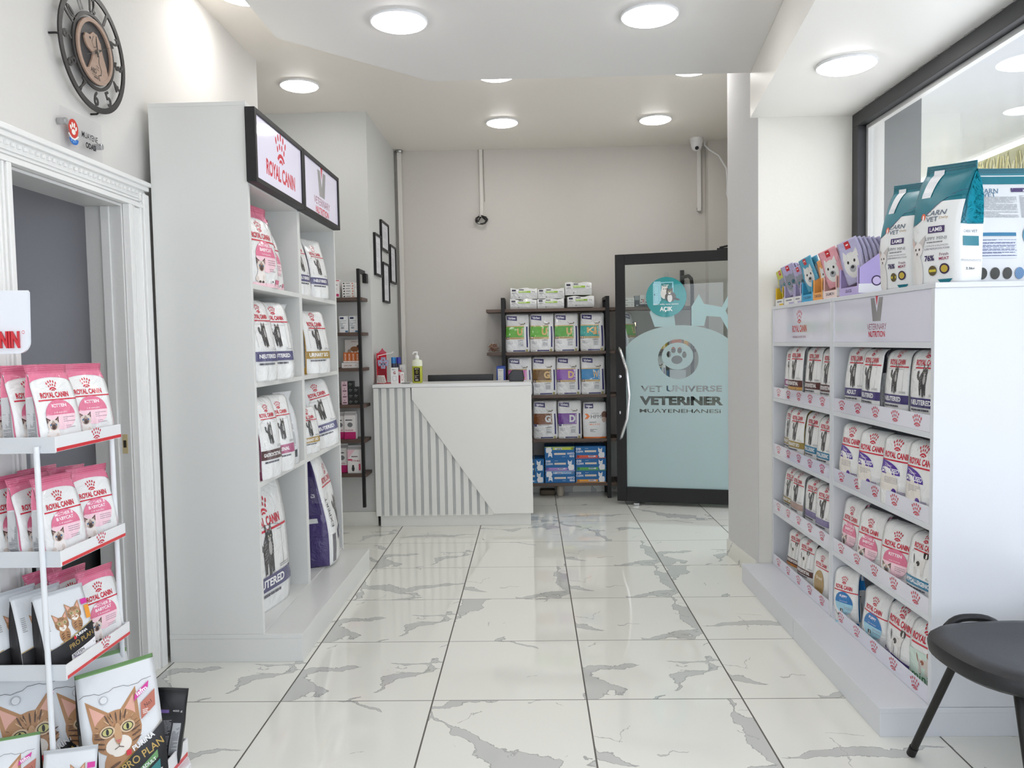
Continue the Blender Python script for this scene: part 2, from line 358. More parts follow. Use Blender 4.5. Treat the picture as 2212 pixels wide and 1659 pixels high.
def tabby(cx, cy, s, big=True):
    o_ = (176, 130, 88); d_ = (88, 60, 40); p = (222, 168, 150); w = (236, 228, 218)
    o = [El(cx+.05*s, cy-.55*s, .3*s, .42*s, o_), Pg([(cx-.36*s, cy+.08*s), (cx-.42*s, cy+.62*s), (cx-.05*s, cy+.3*s)], o_), Pg([(cx+.04*s, cy+.3*s), (cx+.36*s, cy+.64*s), (cx+.36*s, cy+.05*s)], o_),
         Pg([(cx-.31*s, cy+.14*s), (cx-.37*s, cy+.52*s), (cx-.12*s, cy+.3*s)], p), Pg([(cx+.12*s, cy+.3*s), (cx+.31*s, cy+.53*s), (cx+.3*s, cy+.14*s)], p),
         El(cx, cy, .38*s, .36*s, o_, 0, 24), El(cx, cy-.2*s, .2*s, .15*s, w), El(cx-.0*s, cy-.33*s, .1*s, .05*s, w)]
    for k in (-2, -1, 0, 1, 2): o.append(El(cx+k*.07*s, cy+.25*s, .013*s, .085*s, d_, -k*.16))
    RR = random.Random(5)
    for k in range(46 if big else 14):
        q = RR.uniform(0, 2*pi); rr_ = RR.uniform(.17, .35)*s; x_, y_ = rr_*math.cos(q)*1.02, rr_*math.sin(q)*.95
        if y_ < -.08*s and abs(x_) < .22*s: continue
        o.append(El(cx+x_, cy+y_, RR.uniform(.022, .05)*s, .007*s, RR.choice([(140, 98, 64), (206, 168, 126), (120, 84, 54), (214, 180, 140)]), q, 8))
    for k in range(22 if big else 8): o.append(El(cx+RR.uniform(-.15, .27)*s, cy-RR.uniform(.5, .92)*s, RR.uniform(.03, .07)*s, .009*s, RR.choice([(120, 84, 54), (206, 168, 126)]), RR.uniform(-.4, .6), 8))
    o.append(El(cx, cy-.02*s, .06*s, .17*s, (196, 154, 112)))
    for sg in (-1, 1):
        o.append(El(cx+sg*.155*s, cy+.05*s, .115*s, .095*s, (214, 186, 150)))
        for k in range(3): o.append(El(cx+sg*.28*s, cy-.02*s-k*.08*s, .08*s, .012*s, d_, sg*.35))
        for k in range(3): o.append(El(cx+sg*.14*s+.05*s, cy-.5*s-k*.12*s, .1*s, .02*s, d_, sg*-.4))
        o += [El(cx+sg*.155*s, cy+.05*s, .088*s, .07*s, (40, 32, 26)), El(cx+sg*.155*s, cy+.05*s, .072*s, .056*s, (196, 190, 120)), El(cx+sg*.155*s, cy+.05*s, .022*s, .05*s, (16, 16, 16))]
    o += [Pg([(cx-.05*s, cy-.11*s), (cx+.05*s, cy-.11*s), (cx, cy-.17*s)], (196, 110, 100)), Ln([(cx, cy-.17*s), (cx, cy-.22*s), (cx-.07*s, cy-.25*s)], .012*s, d_), Ln([(cx, cy-.22*s), (cx+.07*s, cy-.25*s)], .012*s, d_)]
    return o
def dog(cx, cy, s, w=(225, 222, 218), b=(48, 44, 42)):
    o = [El(cx, cy, .3*s, .16*s, w), El(cx-.08*s, cy+.02*s, .1*s, .09*s, b), El(cx+.24*s, cy+.2*s, .1*s, .16*s, w, -.3), El(cx+.28*s, cy+.36*s, .14*s, .12*s, b), El(cx+.3*s, cy+.33*s, .045*s, .12*s, w), El(cx+.3*s, cy+.26*s, .06*s, .05*s, w), El(cx+.3*s, cy+.27*s, .025*s, .02*s, (20, 20, 20)),
         Pg([(cx+.12*s, cy+.42*s), (cx+.2*s, cy+.5*s), (cx+.22*s, cy+.36*s)], b), Pg([(cx+.44*s, cy+.42*s), (cx+.36*s, cy+.5*s), (cx+.34*s, cy+.36*s)], b), El(cx-.34*s, cy+.15*s, .025*s, .17*s, b, .3)]
    for dx in (-.24, -.15, .14, .23): o.append(Pg([(cx+dx*s-.035*s, cy), (cx+dx*s+.04*s, cy), (cx+dx*s+.03*s, cy-.42*s), (cx+dx*s-.035*s, cy-.42*s)], w))
    return o
def put(mb, art, fn, thr=None, m=0, dl=1):
    """art items become printed layers; fn(x, y, layer) gives the 3D point"""
    for k, (vs, fs, c) in enumerate(art):
        vs = list(vs); fs = list(fs)
        if thr:
            for it in range(12):
                nf = []; ch = False; mid = {}
                for q in fs:
                    if len(q) != 3: nf.append(q); continue
                    L_ = [math.dist(vs[q[i]], vs[q[(i+1) % 3]]) for i in range(3)]; i = max(range(3), key=lambda z: L_[z])
                    if L_[i] > thr:
                        a, b, e = q[i], q[(i+1) % 3], q[(i+2) % 3]; key = (min(a, b), max(a, b))
                        if key not in mid: mid[key] = len(vs); vs.append(((vs[a][0]+vs[b][0])/2, (vs[a][1]+vs[b][1])/2))
                        nf += [(a, mid[key], e), (mid[key], b, e)]; ch = True
                    else: nf.append(q)
                fs = nf
                if not ch: break
        mb.add([fn(x, y, (k*dl+1)) for x, y in vs], fs, c, m)

# ------------------------------------------------------------------ pouches and bags
def bag(W, H, D, base, front=(), side=(), back=(), seal=.1, fold=0, bend=0, lean=0, seed=0, wr=.004, narrow=.0, neck=0, bulge=1.0, skew=0, topw=1.0, pinch=0, fat=2.2):
    """returns (body MB, seal MB or None); front faces -Y, stands on z=0. base(face,u,v)->colour"""
    R = random.Random(seed*7+3); ph = [(R.uniform(.15, .85)*2*pi/W*R.choice((-1, 1)), R.uniform(.2, .9)*2*pi/W, R.uniform(0, 6), R.uniform(.3, .9)) for _ in range(5)]
    vs_ = 1-seal
    def dep(v):
        if v > vs_: return .0025
        t = v/vs_; base_ = (1-t**fat)**.8 if t < 1 else 0
        return max(.0025, D/2*base_*(.9+.1*math.sin(pi*min(1, t*1.2)))*bulge)
    def hw(v):
        w = W/2*(1-narrow*math.sin(pi*min(1, v/vs_))**2*.5)
        if neck: w *= 1-neck*math.exp(-((v-vs_+.03)/.1)**2)
        if v > .5: w *= 1+(topw-1)*((v-.5)/.5)**1.5
        if v < .05: w *= .965+.035*v/.05
        return w
    def deform(x, y, z, v):
        n = sum(a*math.sin(fx*x+fz*z+p) for fx, fz, p, a in ph)*wr*.5*(.35+.65*min(1, v*1.5))
        y += n; x += n*.35*(1 if v < .9 else .3)
        y += bend*H*v**2.2; x += lean*H*v**1.6; z += skew*x*v
        if pinch: x *= 1-pinch*v**3
        if fold and v > fold:
            rr = H*(1-fold)*.55; s_ = (v-fold)*H; th = s_/rr; z0 = fold*H; zz = z-v*H
            y += rr*(1-math.cos(th)); z = z0+rr*math.sin(th)+zz*math.cos(th); x *= 1-.10*((v-fold)/(1-fold))
        return Vector((x, y, z))
    def P(face, a, v):
        v = max(0, min(1, v)); h = hw(v); dd = dep(v)
        if face in 'FB':
            x = max(-h, min(h, a*W)); u = x/h; y = dd*(1-.28*abs(u)**3.5)*(-1 if face == 'F' else 1)
        else:
            t = max(-.5, min(.5, a)); sg = 1 if face == 'R' else -1
            y = 2*t*dd*.72; gus = min(dd*.8, D*.3)*max(0, v-.25)/.75; x = sg*(h-gus*(1-abs(2*t)))
        return deform(x, y, v*H, v)
    mb = MB(); sl = MB() if seal and base('S', 0, 1) is not None else None; nv = 26
    vv = [i/nv for i in range(nv+1)]
    vv = sorted(set([0, .02]+[vs_*i/(nv-3) for i in range(1, nv-2)]+[vs_+(1-vs_)*i/3 for i in range(1, 4)]))
    def uvs(face): return ([-.5+i/12 for i in range(13)] if face == 'F' else [-.5+i/6 for i in range(7)] if face == 'B' else [-.5, -.25, 0, .25, .5])
    for face in 'FRBL':
        us = uvs(face)
        for j in range(len(vv)-1):
            tgt = mb
            if sl is not None and vv[j] >= vs_-1e-6: tgt = sl
            for i in range(len(us)-1):
                A = []
                for (uu, v) in ((us[i], vv[j]), (us[i+1], vv[j]), (us[i+1], vv[j+1]), (us[i], vv[j+1])):
                    if face in 'FB': a = uu*2*hw(v)/W
                    else: a = uu
                    A.append(P(face, a, v))
                col = base('S' if tgt is sl else face, (us[i]+us[i+1])/2, (vv[j]+vv[j+1])/2)
                q = [0, 1, 2, 3] if face in 'FR' else [3, 2, 1, 0]
                if face == 'L': q = [3, 2, 1, 0]
                tgt.add(A, [q], col)
    for v, tgt, rev in ((0, mb, True), (1, sl or mb, False)):
        ring = [P('F', a*2*hw(v)/W, v) for a in uvs('F')]+[P('R', a, v) for a in uvs('R')[1:-1]]+[P('B', a*2*hw(v)/W, v) for a in reversed(uvs('B'))]+[P('L', a, v) for a in reversed(uvs('L')[1:-1])]
        q = list(range(len(ring))); tgt.add(ring, [q[::-1] if rev else q], base('F', 0, v) if tgt is mb else base('S', 0, 1))
    if sl is not None:      # pressed ribs of the seal
        for k in range(3):
            v = vs_+(1-vs_)*(.3+.25*k); c = base('S', 0, 1); c = tuple(max(0, x-22) for x in c)
            put(sl, [Rc(-.5, 0, .5, .012, c, 12)], lambda x, y, l: P('F', x*.98, v+y)+Vector((0, -.0008, 0)))
    def mapper(face):
        def fn(x, y, l):
            v = y*W/H; p = P(face, x, v); e = .004
            a = P(face, x+e, v)-P(face, x-e, v); b = P(face, x, min(1, v+e))-P(face, x, max(0, v-e)); n = a.cross(b)
            if face in 'BL': n = -n
            n.normalize()
            return p+n*((.0009 if W < .19 else .0013)+(.00002 if W < .19 else .00006)*l)
        return fn
    bag.last = mapper
    put(mb, front, mapper('F'), .09 if W < .19 else .035 if W > .235 and W < .27 else .055)
    if side:
        for fc in 'LR':
            fm = mapper(fc); put(mb, side, (lambda x, y, l, fm=fm: fm(x, y, l)), .25)
    if back: put(mb, back, mapper('B'), .07)
    return mb, sl
BAGS = {}
def weld(me):
    import bmesh
    b = bmesh.new(); b.from_mesh(me); bmesh.ops.remove_doubles(b, verts=b.verts, dist=1e-5); b.to_mesh(me); b.free()
    for p in me.polygons: p.use_smooth = True
def kind(key, *a, matn='film', extra=None, **k):
    body, sl = bag(*a, **k)
    me = body.mesh('food_bag', matn); weld(me)
    ms = None
    if sl is not None: ms = sl.mesh('top_seal', matn); weld(ms)
    BAGS[key] = (me, ms, extra)
def place(key, label, group, loc, deg, s=1.0, tilt=0, roll=0, name='pet_food_bag', cat='bag', sz=None):
    me, ms, extra = BAGS[key]; o = bpy.data.objects.new(name, me); COL.objects.link(o); tag(o, label, cat, group)
    o.rotation_euler = (math.radians(tilt), math.radians(roll), math.radians(deg)); o.scale = (s, s, sz or s); o.location = loc
    if ms is not None:
        c = bpy.data.objects.new('top_seal', ms); COL.objects.link(c); c.parent = o
    for nm, mm in (extra or []):
        c = bpy.data.objects.new(nm, mm); COL.objects.link(c); c.parent = o
    return o
GT = (150, 152, 154)
def base_plain(c, sidec=None, sealc=None, backc=None):
    return lambda f_, u, v: (sealc if f_ == 'S' else (sidec or c) if f_ in 'LR' else (backc or c) if f_ == 'B' else c)
GREY = (206, 208, 210)
def vet(key, band, text, h=1.5, seed=1, sub=(90, 90, 100), fold=.8, animal='cat', W=.165, H=None, D=.075, two=None, textcol=(240, 240, 240), sidec=(150, 152, 154), up=.0, **k):
    H = H or W*h; y = lambda t: t*H/W
    u = up; a = logo(0, y(.66+u), .62, line=(-.3, .45))
    a += [Ln([(-.36, y(.30+u)), (-.36, y(.57+u)), (.3, y(.57+u)), (.3, y(.30+u))], .006, (120, 120, 124)), Ln([(-.33+.33*(1-math.cos(pi*i/8)), y(.57+u)+.09*math.sin(pi*i/8)) for i in range(9)], .006, (130, 130, 134))]
    a += cat(-.04, y(.44+u), .54) if animal == 'cat' else dog(-.04, y(.43+u), .56)
    a += [Rc(-.5, y(.15+u*.9), .5, y(.26+u*.9), band), T(text, -.06, y(.207+u*.9), w=min(.74, .085*len(text)), h=.09, col=textcol, bold=.03), lines(.2, y(.28+u*.9), .42, y(.31+u*.9), 2, (150, 150, 150), seed=seed)]
    a += [lines(-.4, y(.10+u*.9), .2, y(.13+u*.9), 1, sub, .7, seed)]
    if two: a.append(Rc(-.5, y(.10+u*.9), .5, y(.15+u*.9), two))
    sd = [Rc(-.4, y(.1), .4, y(.6), (176, 178, 180), 3), lines(-.36, y(.12), .36, y(.58), 34, (110, 112, 114), .5, seed)]
    k.setdefault('wr', .003); kind(key, W, H, D, base_plain(WHITE, sidec), a, sd, seal=0, fold=fold, seed=seed, narrow=.04, **k)
vet('v_maroon', (150, 70, 128), 'RENAL', up=.10, seed=1); vet('v_gastro', (86, 48, 44), 'GASTROINTESTINAL', up=.10, seed=2, two=(196, 150, 80)); vet('v_gastro2', (86, 48, 44), 'GASTROINTESTINAL', up=.10, seed=3)
vet('v_adult', (66, 58, 112), 'ADULT', up=.10, seed=4, sidec=(60, 60, 66)); vet('v_neut', (66, 58, 112), 'NEUTERED', up=.10, seed=5, W=.18, H=.27, sidec=(60, 60, 66)); vet('v_neut2', (66, 58, 112), 'NEUTERED', up=.10, seed=6, W=.175, H=.27)
vet('v_urin', (150, 128, 66), 'URINARY S/O', up=.10, seed=7, sidec=(150, 128, 66)); vet('v_hypo', (54, 124, 158), 'HYPOALLERGENIC', up=.10, seed=8); vet('v_pale', (176, 150, 140), '', up=.10, seed=9); vet('v_lilac', (128, 118, 160), '', up=.10, seed=10)
vet('v_doghypo', (54, 124, 158), 'HYPOALLERGENIC', up=.10, seed=11, animal='dog', W=.18, H=.28); vet('v_doggastro', (86, 48, 44), 'GASTROINTESTINAL', up=.10, seed=12, animal='dog', two=(196, 130, 60), sidec=(92, 56, 40)); vet('v_doggastro2', (86, 48, 44), 'GASTROINTESTINAL', up=.10, seed=13, animal='dog', sidec=(92, 56, 40))
PK = (222, 120, 150)
def pink(key, title, W=.15, H=.236, D=.066, fold=0, seed=20, main=PK, lite=(244, 206, 216), sealc=(216, 112, 142), sidec=None, pic='kitten', age='1-4 months', sealed=True, **k):
    y = lambda t: t*H/W
    a = []
    top = [(-.5, y(.80))]+[(-.5+.5*(1-math.cos(pi*i/12))*1.0, y(.76)+y(.085)*math.sin(pi*i/12)) for i in range(1, 12)]+[(.5, y(.80))]
    if sealed: a.append(Pg([(-.5, y(.9))]+[(x, yy) for x, yy in top]+[(.5, y(.9))], main))
    a += logo(-.02, y(.62), .66, line=(-.42, .5))
    cy = y(.43)
    a += [El(.0, cy-.1, .34, .30, lite, 0, 24, pi*.98, 2.02*pi, 3), El(0, cy-.1, .34, .30, main, 0, 24, 0, pi, 3)]
    parts = title.split('|')
    for i, t in enumerate(parts): a.append(T(t, .0, cy+.08-.09*i+.04*(len(parts)-1), w=min(.44, .058*len(t)), h=.066, col=(250, 240, 244), bold=.03))
    a.append(T(age, 0, cy-.055, w=.3, h=.035, col=(250, 236, 240)))
    a += [lines(.02, cy-.26, .3, cy-.14, 3, (150, 130, 140), .3, seed), lines(.06, cy-.38, .28, cy-.31, 2, (150, 130, 140), .3, seed+1), El(.18, y(.07), .05, .05, (250, 250, 250)), El(.18, y(.07), .02, .025, (60, 50, 55))]
    a += [Rc(-.5, 0, .5, y(.045), lite), Rc(.28, y(.02), .5, y(.10), main)]
    if pic == 'kitten': a += kitten(-.22, y(.20), .50)
    elif pic == 'dog': a += dog(-.2, y(.16), .4)
    sd = [Rc(-.5, y(.62), .5, y(.9), main, 3), Rc(-.5, 0, -.36, y(.9), main, 3), Rc(-.30, y(.04), .45, y(.6), (196, 198, 200), 3), lines(-.27, y(.05), .42, y(.5), 44, (112, 114, 118), .5, seed), Rc(-.25, y(.51), .1, y(.53), (50, 50, 54), 3)]
    kind(key, W, H, D, base_plain(WHITE, (222, 224, 226), sealc if sealed else None), a, sd, seal=.1 if sealed else 0, fold=fold, seed=seed, narrow=.05, **({'neck': .09} | k if sealed else k))
pink('p_kitten', 'KITTEN', seed=21, wr=.005); pink('p_baby', 'MOTHER &|BABYCAT', seed=23, wr=.005); pink('p_baby2', 'MOTHER &|BABYCAT', seed=29, wr=.006, lean=.04)
pink('p_babyf', 'MOTHER &|BABYCAT', W=.19, H=.29, D=.08, fold=.82, seed=25, sealed=False); pink('p_kittenf', 'KITTEN', W=.19, H=.29, D=.08, fold=.82, seed=26, sealed=False, age='up to 12 months')
pink('p_babyL', 'MOTHER &|BABYCAT', W=.24, H=.375, D=.11, seed=27, bend=.05, wr=.008, neck=.12); pink('p_kitL', 'KITTEN', W=.22, H=.36, D=.1, seed=28, bend=.1, wr=.008, neck=.25)
BL = (36, 118, 184)
pink('b_puppy', 'PUPPY', W=.18, H=.27, D=.08, fold=.82, seed=31, main=BL, lite=(158, 206, 224), sealed=False, pic='dog', age='up to 10 months')
pink('b_puppy2', 'PUPPY', W=.16, H=.27, D=.08, fold=.8, seed=32, main=BL, lite=(158, 206, 224), sealed=False, pic='dog', age='up to 10 months')
def steril(key, seed):
    W, H = .178, .30; y = lambda t: t*H/W
    a = logo(0, y(.68), .8, line=(-.5, .5)); pu = (84, 50, 150)
    a += [El(-.5, y(.22), .62, y(.36), (228, 222, 214), 0, 20, -.2, pi/2, 3), El(-.5, y(.42), .66, y(.18), pu, 0, 20, 0, pi/2, 3), T('Regular', -.22, y(.53), w=.24, h=.05, col=(220, 210, 240)), T('STERILISED', -.16, y(.47), w=.56, h=.1, col=(245, 245, 250), bold=.02),
          lines(-.32, y(.30), .1, y(.39), 5, (140, 130, 135), .3, seed), El(0, y(.2), .075, .075, pu), lines(.1, y(.18), .36, y(.22), 3, (110, 80, 150), .4, seed), lines(.0, y(.1), .38, y(.14), 2, (120, 100, 120), .4, seed),
          El(-.05, y(.05), .06, .035, (110, 84, 70)), El(.05, y(.045), .06, .035, (120, 90, 76))]
    sd = [Rc(-.45, y(.06), .45, y(.75), (150, 152, 154), 3), lines(-.42, y(.08), .42, y(.73), 34, (92, 94, 98), .5, seed)]
    kind(key, W, H, .085, base_plain(WHITE, (160, 162, 164)), a, sd, seal=0, fold=.84, seed=seed, wr=.004, narrow=.05)
steril('s_a', 41); steril('s_b', 42)
def adults(key, mini, seed):
    W, H = .205, .285; y = lambda t: t*H/W; a = logo(0, y(.70), .8, line=(-.4, .5))
    if mini: a += [Rc(-.5, 0, .5, y(.52), (206, 226, 214)), T('mini', -.12, y(.17), w=.5, h=.16, col=(60, 130, 84), bold=.01)]+dog(-.02, y(.38), .5, (214, 204, 196), (150, 84, 56))
    else: a += dog(0, y(.42), .62)+[Pg([(-.5, y(.16)), (-.5, y(.235)), (-.2, y(.225)), (.5, y(.20)), (.5, y(.11))], (82, 66, 128)), T('ADULT', -.3, y(.195), w=.3, h=.075, col=(235, 230, 245), bold=.02), T('S', .36, y(.05), w=.1, h=.1, col=(40, 40, 44), bold=.03), Ln([(.28, y(.01)), (.45, y(.01)), (.45, y(.09)), (.28, y(.09))], .012, (50, 50, 54), True)]
    sd = [lines(-.42, y(.1), .42, y(.7), 30, (110, 112, 116), .5, seed)]
    kind(key, W, H, .085, base_plain(WHITE, (90, 90, 94)), a, sd, seal=0, fold=.84, seed=seed, wr=.004, narrow=.05)
adults('d_adult', False, 45); adults('d_mini', True, 46)
def brown(key, seed):
    W, H = .16, .27; y = lambda t: t*H/W; a = logo(0, y(.66), .62, line=(-.3, .45))
    a += [El(-.02, y(.32), .3, .4, (172, 142, 92), 0, 20, 0, 2*pi, 2), T('Breed', -.02, y(.42), w=.34, h=.1, col=(240, 230, 210)), El(.0, y(.14), .07, .07, (235, 230, 225)), El(0, y(.14), .04, .04, (90, 60, 40)), lines(.1, y(.02), .45, y(.12), 6, (120, 120, 120), .5)]
    kind(key, W, H, .08, base_plain(WHITE, (82, 48, 36)), a, (), seal=0, fold=.82, seed=seed)
brown('d_breed', 47)
# large veterinary bags in the tall cabinet
vet('L_neut', (84, 82, 120), 'NEUTERED', W=.18, H=.34, D=.1, up=.09, seed=51, fold=0, sidec=(92, 88, 112), bend=.1, wr=.007)
vet('L_neut2', (84, 82, 120), 'NEUTERED', W=.2, H=.39, D=.11, up=.09, seed=52, fold=.9, sidec=(232, 233, 232), bend=.08, wr=.007)
vet('L_gastro', (88, 62, 62), 'GASTROINTESTINAL', W=.18, H=.38, D=.11, up=.09, seed=53, fold=.92, sidec=(120, 50, 80), bend=.05, wr=.007)
vet('L_renal', (168, 80, 120), 'RENAL', W=.18, H=.38, D=.11, up=.09, seed=54, fold=.92, sidec=(168, 80, 120), bend=.05, wr=.007)
vet('L_urin', (168, 138, 68), 'URINARY S/O', W=.24, H=.37, D=.11, up=.09, seed=55, fold=.92, sidec=(190, 150, 70), bend=.06, wr=.008)
vet('L_big', (84, 82, 120), 'NEUTERED', W=.44, H=.64, D=.16, seed=56, fold=.93, sidec=(84, 78, 120), wr=.012)
def purple_bag():
    W, H = .34, .66; y = lambda t: t*H/W; pu = (72, 60, 112)
    a = logo(0, y(.72), .62, line=(-.36, .4))+[T('EXPERT', -.33, y(.45), w=.5, h=.09, col=(70, 70, 74), rot=pi/2), Rc(-.4, y(.02), -.28, y(.26), (100, 98, 108))]+cat(.15, y(.42), .5)+[Rc(-.1, y(.18), .5, y(.27), pu), T('NEUTERED', .2, y(.225), w=.5, h=.09, col=(240, 240, 240), bold=.03)]
    sd = [Rc(-.4, y(.45), .4, y(.78), (86, 76, 122), 3), lines(-.38, y(.55), .38, y(.76), 20, (150, 144, 170), .35, 3), Rc(-.3, y(.60), .4, y(.63), (226, 226, 230), 3), Rc(-.2, y(.38), .2, y(.42), (220, 222, 220), 3)]
    kind('L_purple', W, H, .22, base_plain(WHITE, pu), a, sd, seal=0, fold=.93, seed=57, wr=.012, fat=5)
purple_bag()
def back_bag(key, c, seed, W=.18, H=.37):
    y = lambda t: t*H/W
    kind(key, W, H, .1, base_plain(c, (214, 216, 218)), [lines(-.2, y(.25), .25, y(.7), 30, (150, 152, 156), .4, seed), Rc(-.2, y(.45), .25, y(.46), (232, 233, 232)), Rc(.1, y(.1), .3, y(.2), (70, 70, 74))], (), seal=.1, fold=0, seed=seed, wr=.008, neck=.3)
back_bag('L_back', (214, 216, 218), 58)
def virbac(key, c1, letter, lc=(206, 172, 112), num='1', c2=None, seed=60, tan=(198, 172, 118)):
    W, H = .212, .35; y = lambda t: t*H/W; nv = (44, 40, 104)
    a = [Pg([(-.44, y(.82)), (-.44, y(.92)), (-.02, y(.905)), (-.02, y(.79))], nv), T('Virbac', -.23, y(.86), w=.32, h=.1, col=(235, 235, 245), bold=.03)]
    a += [Rc(-.49, y(.37), .28, y(.64), c1)]
    if c2: a.append(Rc(.06, y(.42), .28, y(.63), c2))
    if tan: a += [Rc(-.49, y(.325), .28, y(.375), tan), Rc(-.49, y(.64), .28, y(.665), tan)]
    a += [T(letter, .1 if len(letter) == 1 else -.02, y(.51), w=.24 if len(letter) == 1 else .4, h=.3, col=lc, bold=.05), lines(.22, y(.39), .26, y(.62), 9, (235, 240, 235), .5, seed), Rc(-.46, y(.32), -.36, y(.39), nv), T(num, -.41, y(.355), h=.06, col=(240, 240, 240)),
          lines(-.3, y(.34), .15, y(.365), 2, (90, 70, 40), .4, seed), T('HPM', .12, y(.29), w=.22, h=.075, col=(90, 92, 96), bold=.0), Rc(.02, y(.14), .25, y(.26), (214, 216, 218)), lines(.04, y(.15), .23, y(.25), 5, (120, 122, 126), .5, seed), lines(-.42, y(.2), -.2, y(.28), 5, (170, 172, 176), .4, seed),
          Rc(.37, y(.12), .43, y(.64), nv), Rc(-.2, y(.02), .3, y(.05), nv), T('3kg', -.33, y(.035), w=.12, h=.04, col=(70, 70, 74)), Rc(.33, y(0.01), .42, y(.07), (168, 160, 110))]
    a += [El(.2, y(.70), .09, .022, (120, 112, 96)), Ln([(.05, y(.75)), (.1, y(.71)), (.14, y(.70))], .012, (120, 112, 96)), El(.3, y(.72), .03, .03, (120, 112, 96)), Ln([(.14, y(.70)), (.12, y(.665))], .01, (120, 112, 96)), Ln([(.26, y(.70)), (.27, y(.665))], .01, (120, 112, 96))]
    sd = [Rc(-.4, y(.1), .4, y(.6), (192, 196, 212), 3), lines(-.36, y(.12), .36, y(.58), 26, (120, 124, 150), .4, seed)]
    kind(key, W, H, .11, base_plain((226, 227, 228), (214, 216, 222)), a, sd, seal=0, fold=.93, seed=seed, wr=.011, narrow=.02)
GR = (96, 168, 60)
virbac('E_g1', GR, 'U', seed=61); virbac('E_g2', GR, 'U', num='2', seed=62); virbac('E_g3', (84, 158, 62), 'U', num='3', seed=63); virbac('E_kj', (44, 156, 150), 'KJ', num='2', c2=(226, 120, 54), seed=64)
virbac('E_pink', (200, 100, 170), 'R', num='2', seed=65); virbac('E_brown', (110, 80, 34), 'G', num='1', seed=66); virbac('E_purple', (134, 84, 168), 'D', seed=67); virbac('E_blue', (36, 128, 186), 'W', seed=68)
virbac('E_brown2', (118, 72, 40), 'G', lc=(208, 212, 214), seed=69, tan=None); virbac('E_purple2', (112, 66, 148), 'D', lc=(208, 212, 214), seed=70, tan=None)
def hpm():
    W, H = .205, .33; y = lambda t: t*H/W; og = (232, 124, 50)
    a = [Rc(-.42, y(.80), -.05, y(.92), (44, 40, 104)), T('Virbac', -.235, y(.86), w=.28, h=.08, col=(235, 235, 245), bold=.03), Pg([(-.42, y(.66)), (-.3, y(.66)), (-.2, y(.59)), (-.3, y(.52)), (-.42, y(.52)), (-.33, y(.59))], og), T('HPM', .06, y(.58), w=.44, h=.15, col=(80, 80, 84)), T('VETERINARY', .02, y(.665), w=.36, h=.04, col=(100, 100, 104)),
         T('ADULT', -.08, y(.43), w=.3, h=.06, col=(100, 100, 104), bold=.03), T('SMALL & TOY', 0, y(.375), w=.46, h=.06, col=og, bold=.03), lines(-.2, y(.17), .1, y(.25), 4, (90, 90, 94), .5), Rc(-.5, 0, .5, y(.04), og), El(.42, y(.62), .13, .16, (110, 84, 70)), El(.4, y(.5), .1, .12, (190, 170, 160))]
    kind('E_hpm', W, H, .11, base_plain((228, 229, 230), (220, 150, 100)), a, (), seal=0, fold=.94, seed=71, wr=.009)
hpm()
